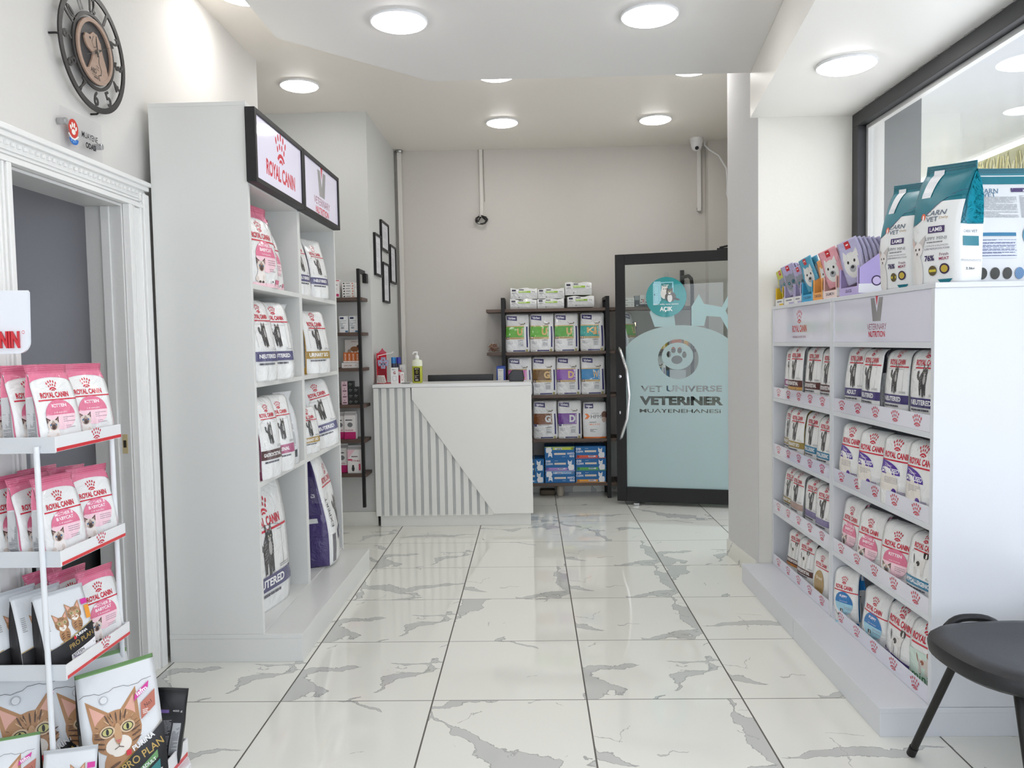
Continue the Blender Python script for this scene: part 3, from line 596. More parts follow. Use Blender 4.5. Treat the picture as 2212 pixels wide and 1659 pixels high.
def proplan(key, W, H, D, adult, seed, **k):
    y = lambda t: t*H/W; bk = (26, 25, 28); gold = (190, 158, 84)
    if adult:
        a = tabby(-.08, y(.46), .80)+[Pg([(-.5, 0), (-.5, y(.02)), (.0, y(.22)), (.5, y(.44)), (.5, 0)], bk), Ln([(-.5, y(.025)), (0, y(.225)), (.5, y(.445))], .014, gold),
             Pg([(.16, y(.66)), (.36, y(.74)), (.38, y(.79)), (.18, y(.71))], (206, 50, 150)), T('isfm', .27, y(.725), w=.15, h=.06, col=(250, 240, 250), rot=.38, bold=.03), Pg([(.22, y(.50)), (.42, y(.58)), (.44, y(.71)), (.24, y(.63))], (184, 108, 88)), T('No1', .33, y(.61), w=.1, h=.05, col=(40, 30, 30), rot=.38),
             lines(.25, y(.535), .4, y(.575), 3, (240, 230, 225), .5), T('PURINA', .22, y(.33), w=.3, h=.07, col=(240, 240, 240), rot=.38, bold=.03), T('PRO PLAN', .2, y(.23), w=.56, h=.1, col=gold, rot=.38, bold=.01), Rc(.0, y(.26), .06, y(.30), (206, 30, 50)),
             Pg([(.12, y(.06)), (.38, y(.17)), (.38, y(.23)), (.12, y(.12))], (104, 152, 96)), T('ADULT', .26, y(.145), w=.2, h=.045, col=(240, 240, 240), rot=.38, bold=.02), Pg([(.12, 0), (.4, y(.08)), (.4, y(.15)), (.12, y(.04))], (56, 132, 132)),
             Ln([(-.48+i*.06, y(.80)+.012*(i % 2)+.02*math.sin(i)) for i in range(16)], .006, (90, 90, 94)), El(-.2, y(.74), .05, .05, (176, 178, 182)), El(-.2, y(.74), .042, .042, (222, 224, 226))]
        b = base_plain((222, 225, 228), bk, (112, 152, 92))
        sd = [lines(-.4, y(.05), .4, y(.5), 40, (170, 172, 172), .4, seed)]
        kind(key, W, H, D, b, a, sd, matn='matte_film', seal=.035, seed=seed, wr=.008, **k)
    else:
        a = tabby(-.1, y(.55), .36)+tabby(.17, y(.64), .36)+[Pg([(-.5, 0), (-.5, y(.25)), (0, y(.33)), (.5, y(.47)), (.5, 0)], bk), Ln([(-.5, y(.255)), (0, y(.335)), (.5, y(.475))], .014, gold), T('PURINA', .22, y(.36), w=.26, h=.055, col=(240, 240, 240), rot=.26, bold=.03), Rc(.05, y(.30), .1, y(.34), (206, 30, 50)),
             T('PRO PLAN', .2, y(.27), w=.54, h=.09, col=gold, rot=.26), Pg([(-.05, y(.02)), (-.05, y(.12)), (.5, y(.24)), (.5, y(.06))], (236, 236, 238)), T('KITTEN', .1, y(.125), w=.24, h=.05, col=(50, 50, 54), rot=.24, bold=.03), lines(0, y(.03), .46, y(.09), 3, (110, 84, 150), .5, seed),
             Rc(.34, y(.72), .47, y(.79), (206, 50, 150)), Rc(.38, y(.52), .48, y(.70), (232, 154, 50)), lines(-.42, y(.5), -.34, y(.7), 8, (140, 142, 146), .4, seed)]
        kind(key, W, H, D, base_plain((222, 225, 228), bk, (212, 215, 218)), a, (), matn='matte_film', seal=.06, seed=seed, wr=.006, **k)
proplan('q_kit', .155, .22, .07, False, 81); proplan('q_kit2', .155, .22, .07, False, 82, lean=.03); proplan('q_adult', .25, .40, .12, True, 83, bend=.02, skew=.06); proplan('q_adult2', .25, .38, .12, True, 84)
kind('q_black', .105, .25, .05, base_plain((30, 30, 33), (24, 24, 26), (28, 28, 30)), [lines(-.35, .3, .1, 1.4, 30, (150, 150, 154), .5, 5), Rc(-.3, 1.62, .0, 1.72, (110, 84, 150)), T('400 g', .26, 1.68, w=.3, h=.08, col=(220, 220, 220)), Rc(.15, .3, .4, 1.3, (176, 178, 180)), lines(.17, .32, .38, 1.28, 26, (90, 90, 94), .5, 6)], (), matn='matte_film', seal=.08, seed=85, wr=.006)
def carn(key, seed, W=.205, H=.42, D=.14, backside=False, big=False):
    y = lambda t: t*H/W; te = (4, 112, 128); nv = (66, 48, 98)
    def base(f_, u, v):
        if f_ == 'S': return te
        if f_ in 'LR': return (228, 230, 230) if v < .5 else te
        if v > .70: return te
        return (228, 230, 230)
    if backside:
        a = [Rc(-.5, y(.86), .5, y(.93), te), T('CARN', -.24, y(.80), w=.2, h=.05, col=(70, 110, 140), sk=.2), T('VET', -.24, y(.765), w=.14, h=.045, col=(70, 110, 140)), El(-.4, y(.785), .035, .045, (222, 96, 60)), Rc(.0, y(.79), .16, y(.825), nv), T('LAMB', .08, y(.807), w=.12, h=.03, col=(240, 240, 240), bold=.03),
             lines(-.4, y(.56), .05, y(.75), 26, (150, 152, 156), .4, 5), lines(.08, y(.56), .45, y(.76), 28, (150, 152, 156), .4, 6), Rc(-.5, y(.66), -.42, y(.70), (110, 168, 60)), Rc(-.4, y(.4), 0, y(.43), (24, 110, 150)), lines(-.4, y(.22), 0, y(.38), 7, (120, 130, 160), .25, 7), Rc(-.4, y(.21), .0, y(.385), (206, 212, 226)), lines(-.38, y(.22), -.02, y(.38), 6, (90, 96, 130), .25, 8),
             El(.2, y(.4), .13, .13, (60, 130, 160)), El(.2, y(.4), .105, .105, (226, 228, 230)), El(.2, y(.4), .08, .08, (120, 170, 190)), El(.2, y(.4), .06, .06, (226, 228, 230))]
        a += [El(-.36+i*.13, y(.08), .05, .06, (44, 44, 38) if i < 3 else (90, 130, 170)) for i in range(4)]+[lines(.1, y(.1), .45, y(.26), 12, (130, 132, 136), .4, 9), T('15kg', .3, y(.04), w=.16, h=.04, col=(50, 50, 54), bold=.02)]
        kind(key, W, H, D, base_plain((214, 217, 219), (24, 128, 142), te), a, (), matn='matte_film', seal=.06, seed=seed, wr=.008); return
    c = [(x/10-.5, y(.50+.26*(.5-.5*math.cos(pi*min(1, max(0, x/10)))))) for x in range(11)]
    a = [Pg([(-.5, y(.72))]+[(p[0], p[1]) for p in c]+[(.5, y(.72))], te), Ln(c, .012, nv), T('CARN', .06, y(.585), w=.42, h=.085, col=(90, 104, 122), sk=.25, bold=.01), T('VET', .0, y(.535), w=.26, h=.08, col=(90, 104, 122), bold=.01), T('Daily', .24, y(.54), w=.16, h=.05, col=(180, 150, 100)),
         El(-.2, y(.56), .05, .06, (224, 96, 60)), El(-.2, y(.55), .02, .05, (240, 238, 236)), Rc(-.06, y(.42), .28, y(.475), nv), T('LAMB', .11, y(.448), w=.26, h=.07, col=(240, 240, 244), bold=.04), T('PUPPY MINI', .08, y(.375), w=.48, h=.055, col=(130, 130, 136)),
         lines(-.08, y(.335), .36, y(.35), 1, (130, 130, 136), .6), T('SUPER PREMIUM DOG FOOD', .12, y(.29), w=.5, h=.03, col=(90, 80, 110)), T('COMPLETE & BALANCED', .12, y(.315), w=.46, h=.025, col=(130, 126, 140)), T('76%', -.02, y(.215), w=.2, h=.1, col=(60, 46, 90), bold=.04), T('Fresh', .27, y(.24), w=.16, h=.05, col=(120, 60, 90)), T('MEAT', .27, y(.205), w=.18, h=.05, col=(150, 40, 80), bold=.03),
         El(.04, y(.11), .085, .085, (92, 80, 50)), Rc(-.03, y(.10), .11, y(.12), (206, 190, 60)), El(.27, y(.12), .09, .09, (54, 36, 70)), El(.27, y(.12), .062, .062, (188, 164, 60)), Pg([(.14, y(.035)), (.4, y(.035)), (.34, 0), (.2, 0)], te)]
    g1, g2 = (196, 190, 188), (120, 112, 112)
    a += [El(-.3, y(.1), .14, y(.16), (222, 220, 218)), Pg([(-.42, y(.30)), (-.48, y(.40)), (-.34, y(.35))], g1), Pg([(-.26, y(.35)), (-.1, y(.41)), (-.16, y(.30))], g1), Pg([(-.40, y(.31)), (-.45, y(.38)), (-.36, y(.34))], (222, 190, 186)), El(-.28, y(.29), .12, .12, (226, 222, 220)), El(-.33, y(.295), .018, .022, (40, 34, 34)), El(-.24, y(.295), .018, .022, (40, 34, 34)), El(-.29, y(.26), .02, .016, (40, 34, 34)), Ln([(-.32, y(.245)), (-.29, y(.25)), (-.26, y(.245))], .008, g2)]
    sd = [T('CARN VET', 0, y(.42), w=.6, h=.05, col=(120, 130, 140)), Rc(-.34, y(.30), .34, y(.38), te, 3), lines(-.44, y(.17), .44, y(.19), 2, (160, 162, 166), .4, 3), T('2.5kg', -.04, y(.11), w=.4, h=.055, col=(60, 60, 64), bold=.02), Rc(-.5, y(.49), .5, y(.93), (4, 100, 114), 4)]
    # white pull strip
    st = MB()
    body, sl = bag(W, H, D, base, a, sd, seal=.08, seed=seed, wr=.006, bend=.05, skew=-.1, topw=1.02, fat=5)
    me = body.mesh('food_bag', ['matte_film']); weld(me); ms = sl.mesh('top_seal', 'matte_film'); weld(ms)
    mp = bag.last('F'); pts = lambda x, v, l=0: mp(x, v*H/W, 14+6*l)
    for j in range(12):
        v0, v1 = .72+.235*j/12, .72+.235*(j+1)/12
        st.add([pts(-.34, v0), pts(-.14, v0), pts(-.14, v1), pts(-.34, v1)], [(0, 1, 2, 3)], (222, 224, 228))
    st.add([pts(-.34, .735, 2), pts(-.14, .735, 2), pts(-.14, .765, 2), pts(-.34, .765, 2)], [(0, 1, 2, 3)], (206, 212, 220))
    BAGS[key] = (me, ms, [('pull_strip', st.mesh('pull_strip', 'plastic'))])
carn('t_a', 91); carn('t_b', 92); carn('t_back', 93, W=.34, H=.40, D=.1, backside=True)
# foil gusset look for the teal bags
for kk in ('t_a', 't_b'):
    me = BAGS[kk][0]; me.materials.append(MATS['foil']); ca = me.color_attributes['Col']; tl = lin((4, 100, 114))
    for p in me.polygons:
        c = ca.data[p.loop_start].color
        if abs(c[0]-tl[0]) < 1e-3 and abs(c[2]-tl[2]) < 1e-3: p.material_index = 1

# ================================================================== THE ROOM
XL, XR = -1.66, 1.82; ZU, ZS, ZB = 3.15, 2.86, 2.614; YB = 7.17
PW = (219, 217, 213)
def wallbox(name, *b, c=PW, m='wall_paint', n=None):
    o = MB().box(*b, c).build(name, m); return struct(o)
struct(MB().add([(-4.6, -1.6, 0), (1.86, -1.6, 0), (1.86, YB+.05, 0), (-4.6, YB+.05, 0)], [(0, 1, 2, 3)], WHITE).build('floor', 'marble_floor', recalc=False))
# left wall with the doorway
w = MB(); DY0, DY1, DZ = 2.45, 3.17, 1.985
w.box(XL-.14, -1.5, 0, XL, DY0, ZU, PW).box(XL-.14, DY1, 0, XL, 4.84, ZU, PW).box(XL-.14, DY0, DZ, XL, DY1, ZU, PW)
struct(w.build('wall_left', 'wall_paint'))
wallbox('wall_recess', -2.5, 4.70, 0, XL-.1405, 4.84, ZU)
wallbox('wall_recess_side', -2.64, 4.84, 0, -2.5, 6.06, ZU)
wallbox('wall_alcove', -2.5, 5.93, 0, -1.215, YB+.1, ZU, c=(206, 207, 204))
wallbox('wall_back', -1.215, YB, 0, 1.98, YB+.12, ZU, c=(208, 203, 197))
wallbox('wall_corner_chase', 1.60, YB-.13, 0, 1.775, YB, ZU, c=(206, 202, 196))
# right wall: pillar, end wall of the window bay, wall behind the glass door with its opening
w = MB(); w.prism([(1.285, 4.43), (1.253, 4.97), (1.98, 4.97), (1.98, 4.43)], 0, ZU, 'z', (224, 222, 214))
struct(w.build('wall_pillar', 'wall_paint'))
struct(MB().prism([(1.283, 4.428), (1.251, 4.975), (1.2535, 4.975), (1.2855, 4.428)], 0, ZU, 'z', (208, 208, 208)).build('pillar_side_plate', 'wall_paint'))  # thin plate that gives the pillar's side face a greyer tone
w = MB(); w.box(1.775, 4.97, 2.70, 1.98, 6.42, ZU, PW).box(1.775, 6.42, 0, 1.98, YB, ZU, (204, 200, 194))
struct(w.build('wall_right', 'wall_paint'))
wallbox('wall_window_sill', 1.83, -1.5, 0, 1.98, 4.43, .45, c=(216, 214, 210))
w = MB().box(XL, -1.62, 0, 1.83, -1.5, .25, PW).box(XL, -1.62, 2.5, 1.98, -1.5, ZU, PW)
struct(w.build('wall_front', 'wall_paint'))
# ceilings
CC = (232, 230, 227)
struct(MB().box(-2.64, -1.62, ZU, 1.98, YB+.12, ZU+.1, (240, 234, 226)).build('ceiling', 'ceiling_paint'))
sl = MB().prism([(-1.19, -1.5), (-1.19, 3.76), (-.538, 4.425), (1.24, 4.425), (1.24, -1.5)], ZS, ZU-.001, 'z', CC)
struct(sl.build('ceiling_drop', 'ceiling_paint'))
sf = MB().prism([(1.24, 4.429), (.51, -1.5), (1.829, -1.5), (1.829, 4.429)], ZB, ZS-.001, 'z', (242, 240, 234))
struct(sf.build('ceiling_soffit', 'ceiling_paint'))
# skirtings of marble tile
struct(MB().box(-2.5, 5.915, 0, -1.2, 5.929, .105, WHITE).build('baseboard_alcove', 'marble_skirting'))
struct(MB().box(-1.2, YB-.014, 0, 1.6, YB-.001, .105, WHITE).build('baseboard_back', 'marble_skirting'))
struct(MB().prism([(1.272, 4.44), (1.24, 4.98), (1.252, 4.98), (1.284, 4.44)], 0, .105, 'z', WHITE).build('baseboard_pillar', 'marble_skirting'))
# window bay frame and pane
DG = (62, 62, 64)
wf = MB().box(1.80, -1.5, ZB-.075, 1.86, 4.425, ZB-.002, DG).box(1.80, 4.35, .45, 1.86, 4.425, ZB-.075, DG).box(1.80, -1.5, .45, 1.86, 4.35, .52, DG)
wo = wf.build('window_1', 'black_metal', bevel=.003); struct(wo)
g = MB().box(1.838, -1.5, .52, 1.844, 4.35, ZB-.075, WHITE).build('window_pane', 'window_glass', wo)
g = MB().box(1.846, -1.5, ZB-.098, 1.875, 4.35, ZB-.076, (226, 224, 218)).box(1.846, 4.325, .52, 1.875, 4.349, ZB-.098, (226, 224, 218)).build('window_sealing_strip', 'trim_gloss', wo)
sb = MB()
R = random.Random(4)
for i in range(16):
    y = 4.3-i*.14-R.uniform(0, .08); sb.box(1.795, y-.03-R.uniform(0, .05), ZB-.006, 1.812, y, ZB-.0015, (150, 148, 146))
sb.build('sealant_smear', 'paper', wo)
wf = MB().box(XL, -1.58, .25, 1.82, -1.54, .32, DG).box(XL, -1.58, 2.43, 1.82, -1.54, 2.5, DG)
for x in (-1.6, -.5, .6, 1.76): wf.box(x-.03, -1.58, .32, x+.03, -1.54, 2.43, DG)
wo = wf.build('window_2', 'black_metal'); struct(wo)
MB().box(XL+.01, -1.562, .32, 1.8, -1.558, 2.43, WHITE).build('window_pane', 'window_glass', wo)
# street door opening frame in the right wall
wf = MB()
for (y0, y1) in ((4.975, 5.04), (6.355, 6.42)): wf.box(1.76, y0, 0, 1.83, y1, 2.695, DG)
wf.box(1.76, 5.04, 2.635, 1.83, 6.355, 2.695, DG).box(1.76, 5.04, 2.12, 1.83, 6.355, 2.17, DG)
wo = wf.build('door_1', 'black_metal'); struct(wo)
MB().box(1.79, 5.05, 2.17, 1.797, 6.345, 2.635, WHITE).build('window_pane', 'glass', wo)
# examination-room doorway: casing with mouldings
TW = (240, 240, 238)
c = MB()
CH_ = .112
for y0, y1, s in ((DY0-.16, DY0, -1), (DY1, DY1+.16, 1)):
    c.box(XL, y0+.003, 0, XL+.018, y1-.003, DZ-.002, TW)
    i0 = y1 if s < 0 else y0
    for k, (u0, u1, h) in enumerate(((.0, .022, .03), (.03, .04, .026), (.048, .056, .024), (.115, .16, .034), (.10, .11, .027))):
        y2, y3 = (i0-u1, i0-u0) if s < 0 else (i0+u0, i0+u1); c.box(XL+.001, y2, 0, XL+h, y3, DZ+(.0 if u0 < .1 else .06), TW)
c.box(XL, DY0-.157, DZ+.003, XL+.018, DY1+.157, DZ+CH_-.003, TW)
for (u0, u1, h) in ((.0, .018, .031), (.024, .032, .027), (.038, .044, .025), (.076, .094, .034), (.094, CH_, .046)): c.box(XL+.001, DY0-(.115 if u0 < .05 else .165), DZ+u0, XL+h, DY1+(.115 if u0 < .05 else .165), DZ+u1, TW)
y = DY0-.14
while y < DY1+.14: c.box(XL+.018, y, DZ+.054, XL+.028, y+.014, DZ+.067, TW); y += .031
c.box(XL-.15, DY1-.012, 0, XL+.001, DY1-.0005, DZ, (214, 214, 212)).box(XL-.15, DY0+.0005, 0, XL+.001, DY0+.012, DZ, (214, 214, 212)).box(XL-.15, DY0+.012, DZ-.012, XL+.001, DY1-.012, DZ-.0005, (214, 214, 212))
c.box(XL-.08, DY1-.024, 0, XL-.045, DY1-.0125, DZ-.012, (226, 226, 224))
do = c.build('door_2', 'trim_gloss', bevel=.002); struct(do)
k = MB().box(XL-.034, DY1-.014, .96, XL-.012, DY1-.0005, 1.04, (196, 180, 140)); k.box(XL-.03, DY1-.0145, .985, XL-.018, DY1-.0135, 1.015, (60, 54, 44)); k.build('strike_plate', 'plastic', do)
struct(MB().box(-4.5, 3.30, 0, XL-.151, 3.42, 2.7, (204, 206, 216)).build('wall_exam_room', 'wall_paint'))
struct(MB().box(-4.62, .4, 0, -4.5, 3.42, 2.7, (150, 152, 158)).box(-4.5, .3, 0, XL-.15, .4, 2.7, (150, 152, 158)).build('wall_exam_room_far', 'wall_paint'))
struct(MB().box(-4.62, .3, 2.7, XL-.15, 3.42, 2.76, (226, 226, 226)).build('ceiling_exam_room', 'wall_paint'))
# dark worktop unit inside the examination room
t = empty('storage_cabinet', (-2.1, 3.08, 0), 'black low cabinet standing against the grey wall inside the examination room', 'cabinet')
b = MB().box(-.27, -.2, .06, .27, .2, .74, (26, 26, 28)).build('body', 'plastic', t, bevel=.004)
MB().box(-.28, -.215, .741, .28, .2, .775, (40, 40, 44)).build('worktop', 'plastic', t, bevel=.004)
MB().box(-.265, -.216, .08, -.003, -.201, .73, (32, 32, 35)).build('door', 'plastic', t); MB().box(.003, -.216, .08, .265, -.201, .73, (32, 32, 35)).build('door', 'plastic', t)
MB().box(-.25, -.17, 0, .25, .18, .06, (18, 18, 18)).build('plinth', 'plastic', t)
# ------------------------------------------------------------------ ceiling lamps
def lamp(x, y, z, label, rad=.125, first=[None]):
    if first[0] is None:
        t = empty('ceiling_lamp', (x, y, z), label, 'lamp', 'round flush ceiling lamps')
        MB().lathe([(rad+.004, 0), (rad+.006, -.006), (rad+.002, -.012), (rad-.01, -.012)], (235, 236, 238), 48).build('rim', 'plastic', t, smooth=True)
        MB().lathe([(rad-.001, -.008), (rad-.004, -.014), (rad-.02, -.021), (rad*.6, -.026), (.001, -.028)], WHITE, 48).build('diffuser', 'lamp_glow', t, smooth=True)
        first[0] = t; return t
    return copy_tree(first[0], (x, y, z), label)
lamp(-.575, 3.60, ZS, 'round white lamp on the dropped ceiling, ahead of the tall lit-sign cabinet')
lamp(.56, 3.61, ZS, 'round white lamp on the dropped ceiling, on the window side')
lamp(1.437, 3.60, ZB, 'round white lamp on the low soffit beside the shop window')
lamp(-1.66+.13, 5.30, ZU, 'round white lamp on the upper ceiling close to the corner of the clock wall')
lamp(-.2, 6.30, ZU, 'round white lamp on the upper ceiling above the reception counter')
lamp(1.02, 6.32, ZU, 'round white lamp on the upper ceiling in front of the security camera')
lamp(-.2, 5.19, ZU, 'round white lamp half hidden by the dropped ceiling edge, counter side')
lamp(1.07, 5.17, ZU, 'round white lamp half hidden by the dropped ceiling edge, pillar side')
lamp(-1.40, 3.93, ZU, 'round white lamp half hidden in the strip above the clock wall')
lamp(-.575, 1.4, ZS, 'round lamp on the dropped ceiling near the entrance, clock side'); lamp(.35, 1.4, ZS, 'round lamp on the dropped ceiling near the entrance, window side')
lamp(-3.1, 2.2, 2.70, 'unseen round lamp added on the ceiling to brighten the examination room'); lamp(-1.40, 1.6, ZU, 'round lamp in the high strip near the entrance'); lamp(1.3, 1.4, ZB, 'round lamp on the low soffit near the entrance')  # the examination-room lamp is unseen, added to brighten that room
# ------------------------------------------------------------------ outside the window
o = MB().add([(1.86, -14, -.03), (30, -14, -.03), (30, 30, -.03), (1.86, 30, -.03)], [(0, 1, 2, 3)], (232, 230, 226)).build('pavement', 'outside', recalc=False); struct(o)
o = MB().add([(-8, -14, -.04), (1.86, -14, -.04), (1.86, -1.7, -.04), (-8, -1.7, -.04)], [(0, 1, 2, 3)], (232, 230, 226)).build('pavement', 'outside', recalc=False); struct(o)
struct(MB().box(2.0, 4.64, -.03, 2.285, 4.95, 2.77, (112, 114, 114)).build('column_outside', 'outside'))
struct(MB().box(2.29, -3, 2.77, 3.46, 13, 2.95, (216, 219, 226)).build('canopy_ceiling_outside', 'gloss_canopy'))
struct(MB().box(2.27, -3, 2.765, 2.289, 4.9, 3.3, (158, 168, 204)).build('canopy_fascia_outside', 'gloss_canopy'))
struct(MB().box(1.982, -3, 3.301, 3.50, 13, 3.36, (206, 206, 204)).build('sun_block_slab_outside', 'outside'))  # unseen slab added to stop sun entering between canopy and building
struct(MB().box(3.46, -3, 2.77, 3.50, 13, 3.0, (236, 236, 234)).build('canopy_edge_outside', 'outside'))
bl = MB(); R = random.Random(9)
bl.box(3.53, 4.2, 1.85, 3.545, 8.6, 2.74, (206, 202, 160))
for i in range(1000):
    y = R.uniform(4.2, 8.6); z = 2.74-R.uniform(0, .25); l = R.uniform(.25, .6); a = R.uniform(-.5, .5); c_ = R.choice([(248, 240, 180), (232, 220, 140), (252, 246, 210), (190, 184, 130)])
    y2 = y+math.sin(a)*l; z2 = z-math.cos(a)*l
    bl.add([(3.527, y, z), (3.527, y+.014, z), (3.524, y2+.008, z2), (3.524, y2, z2)], [(0, 1, 2, 3)], c_)
tag(bl.build('reed_blind', 'outside', recalc=False), 'straw coloured reed screen hanging under the canopy outside the window', 'blind')
tag(MB().lathe([(.05, 2.77), (.05, 2.763), (.001, 2.76)], (90, 60, 56), 24, at=(2.72, 4.02, 0)).build('smoke_detector', 'plastic'), 'small dark round detector on the canopy ceiling outside the window', 'detector')

# ================================================================== TALL CABINET, clock wall
LW = (222, 223, 220)
t = empty('display_cabinet', (-1.2, 4.05, 0), 'tall white double-bay display cabinet under two lit sign boxes, on a stepped plinth', 'cabinet')
def part(mb, name, mats='laminate', pa=None, loc=None, bevel=.0015, **k):
    o = mb.build(name, mats, pa, bevel=bevel, **k)
    if pa is not None: o.matrix_parent_inverse = Matrix.Translation(-Vector(pa.location))
    return o
X0, X1 = -1.62, -1.2
part(MB().box(X0, 3.34, 0, -1.028, 4.757, .105, LW).box(X0, 3.338, .105, -1.026, 4.759, .125, LW), 'plinth', pa=t)
part(MB().box(X0, 3.34, .125, X1, 3.362, 2.42, LW), 'side_panel', pa=t); part(MB().box(X0, 4.79, 0, X1, 4.812, 2.42, LW), 'side_panel', pa=t)
part(MB().box(X0, 4.04, .125, X1, 4.062, 2.42, LW).box(X0, 4.064, .125, X1, 4.082, 2.42, LW), 'divider', pa=t)
part(MB().box(X0, 3.362, .125, X0+.012, 4.79, 2.42, (214, 216, 216)), 'back_panel', pa=t)
part(MB().box(X0, 3.34, 2.42, X1, 4.812, 2.437, LW).box(X0, 3.362, 2.09, X1, 4.79, 2.108, LW), 'top_panel', pa=t)
for z in (1.665, 1.235, .795):
    for (a, b) in ((3.362, 4.04), (4.082, 4.79)): part(MB().box(X0+.012, a, z-.022, X1, b, z, LW), 'shelf', pa=t)
part(MB().box(X0+.012, 4.082, .126, X1, 4.79, .13, LW).box(X0+.012, 3.362, .126, X1, 4.04, .13, LW), 'bottom_shelf', pa=t)
for (a, b, which) in ((3.325, 4.03, 0), (4.036, 4.775, 1)):
    lb = ('lit sign box with a red crown logo and red lettering, on the tall cabinet', 'lit sign box with a grey V emblem and red lettering, on the tall cabinet')[which]
    s = empty('sign_box', (-1.17, a, 2.095), lb, 'sign')
    fr = MB().box(-1.199, a, 2.095, -1.155, a+.022, 2.41, (34, 34, 36)).box(-1.199, b-.022, 2.095, -1.155, b, 2.41, (34, 34, 36)).box(-1.199, a+.022, 2.388, -1.155, b-.022, 2.41, (34, 34, 36)).box(-1.199, a+.022, 2.095, -1.155, b-.022, 2.117, (34, 34, 36)).box(-1.199, a+.022, 2.117, -1.19, b-.022, 2.388, (34, 34, 36))
    part(fr, 'frame', 'black_metal', s)
    pn = MB().box(-1.189, a+.0225, 2.1175, -1.163, b-.0225, 2.3875, (226, 222, 240))
    cy = (a+b)/2; cz = 2.25
    art = (logo(.01, -.055, .42, tag_=True) if which == 0 else vee(0, .045, .17)+[T('VETERINARY', 0, -.058, w=.33, h=.04, col=(150, 70, 96)), T('NUTRITION', 0, -.108, w=.27, h=.038, col=RED, bold=.03)])
    if which == 0: art = [(v_, f_, c_) for v_, f_, c_ in art]
    put(pn, art, lambda x, y, l: (-1.1628+.00002*l, cy+x, cz+y))
    o = part(pn, 'illuminated_panel', 'panel_lit', s, bevel=0, recalc=False) if 'panel_lit' in MATS else part(pn, 'illuminated_panel', 'acrylic_print', s, bevel=0, recalc=False)

# bags standing in the tall cabinet
FX = -1.305
def LB(key, label, y, z, dx=0, deg=90, **k): return place(key, label, 'food bags in the tall cabinet', (FX+dx, y, z), deg, **k)
LB('p_babyL', 'pink and white kitten food bag at the doorway end, tall cabinet top tier', 3.58, 1.665, .05, 80)
LB('p_kitL', 'pink and white kitten food bag with twisted top, tall cabinet top tier', 3.80, 1.665, .02, 84)
LB('L_neut', 'white bag with slate band and purple side, first in the far bay, top tier', 4.26, 1.665, .03, 78)
LB('L_neut', 'white bag with slate band, second in the far bay, top tier', 4.50, 1.665, .06, 72)
LB('L_neut2', 'white bag with dark violet band, first on the second tier of the tall cabinet', 3.50, 1.235, .07, 80)
LB('L_neut2', 'white bag with dark violet band, second on the second tier of the tall cabinet', 3.70, 1.235, .07, 66)
LB('L_back', 'silver-white bag showing its barcode back on the second tier of the tall cabinet', 3.89, 1.235, .03, 72)
LB('L_urin', 'white bag with golden band and gold sides, far bay second tier', 4.38, 1.235, .07, 72)
LB('L_back', 'gold sided bag half hidden behind the golden band bag', 4.60, 1.235, -.02, 84, s=.95)
LB('L_gastro', 'white bag with brown band, first on the third tier of the tall cabinet', 3.50, .795, .08, 80)
LB('L_renal', 'white bag with magenta-pink band, second on the third tier of the tall cabinet', 3.68, .795, .08, 72)
LB('L_back', 'white bag with its printed back outwards, third tier of the tall cabinet', 3.86, .795, .05, 72)
LB('L_urin', 'small gold-edged white bag, first in the far bay, third tier', 4.28, .795, .05, 70, s=.72)
LB('L_neut2', 'large slumped white bag leaning beside the gold-edged one, third tier', 4.55, .795, .06, 60, s=1.08, roll=-8)
LB('L_big', 'very large white bag with violet neutered band on the bottom tier', 3.67, .13, -.035, 80)
place('L_purple', 'very large bag with glossy purple side leaning outwards on the cabinet bottom', 'food bags in the tall cabinet', (-1.255, 4.495, .134), 97, tilt=-5)

# ================================================================== LOW CABINET, window side
t = empty('display_cabinet', (1.36, 3.55, 0), 'waist-high white display cabinet with printed lips along its shelves, below the window', 'cabinet')
RW = (216, 219, 224); X0, X1 = 1.36, 1.79
part(MB().box(1.188, 2.66, 0, X1, 3.552, .085, RW).box(1.186, 2.658, .085, X1, 3.553, .103, RW), 'plinth', pa=t)
part(MB().box(1.188, 3.556, 0, X1, 4.425, .085, RW).box(1.186, 3.554, .085, X1, 4.427, .103, RW), 'plinth', pa=t)
for (a, b) in ((2.66, 2.682), (3.535, 3.555), (3.557, 3.58), (4.405, 4.426)): part(MB().box(X0, a, .104, X1, b, 1.548, RW), 'side_panel', pa=t)
part(MB().box(X0-.001, 2.655, 1.548, X1, 3.5555, 1.566, RW), 'top_panel', pa=t); part(MB().box(X0-.001, 3.5565, 1.548, X1, 4.427, 1.566, RW), 'top_panel', pa=t)
part(MB().box(X1-.012, 2.682, .104, X1, 4.405, 1.548, (214, 216, 218)), 'back_panel', pa=t)
TIER = (1.056, .738, .418, .106)
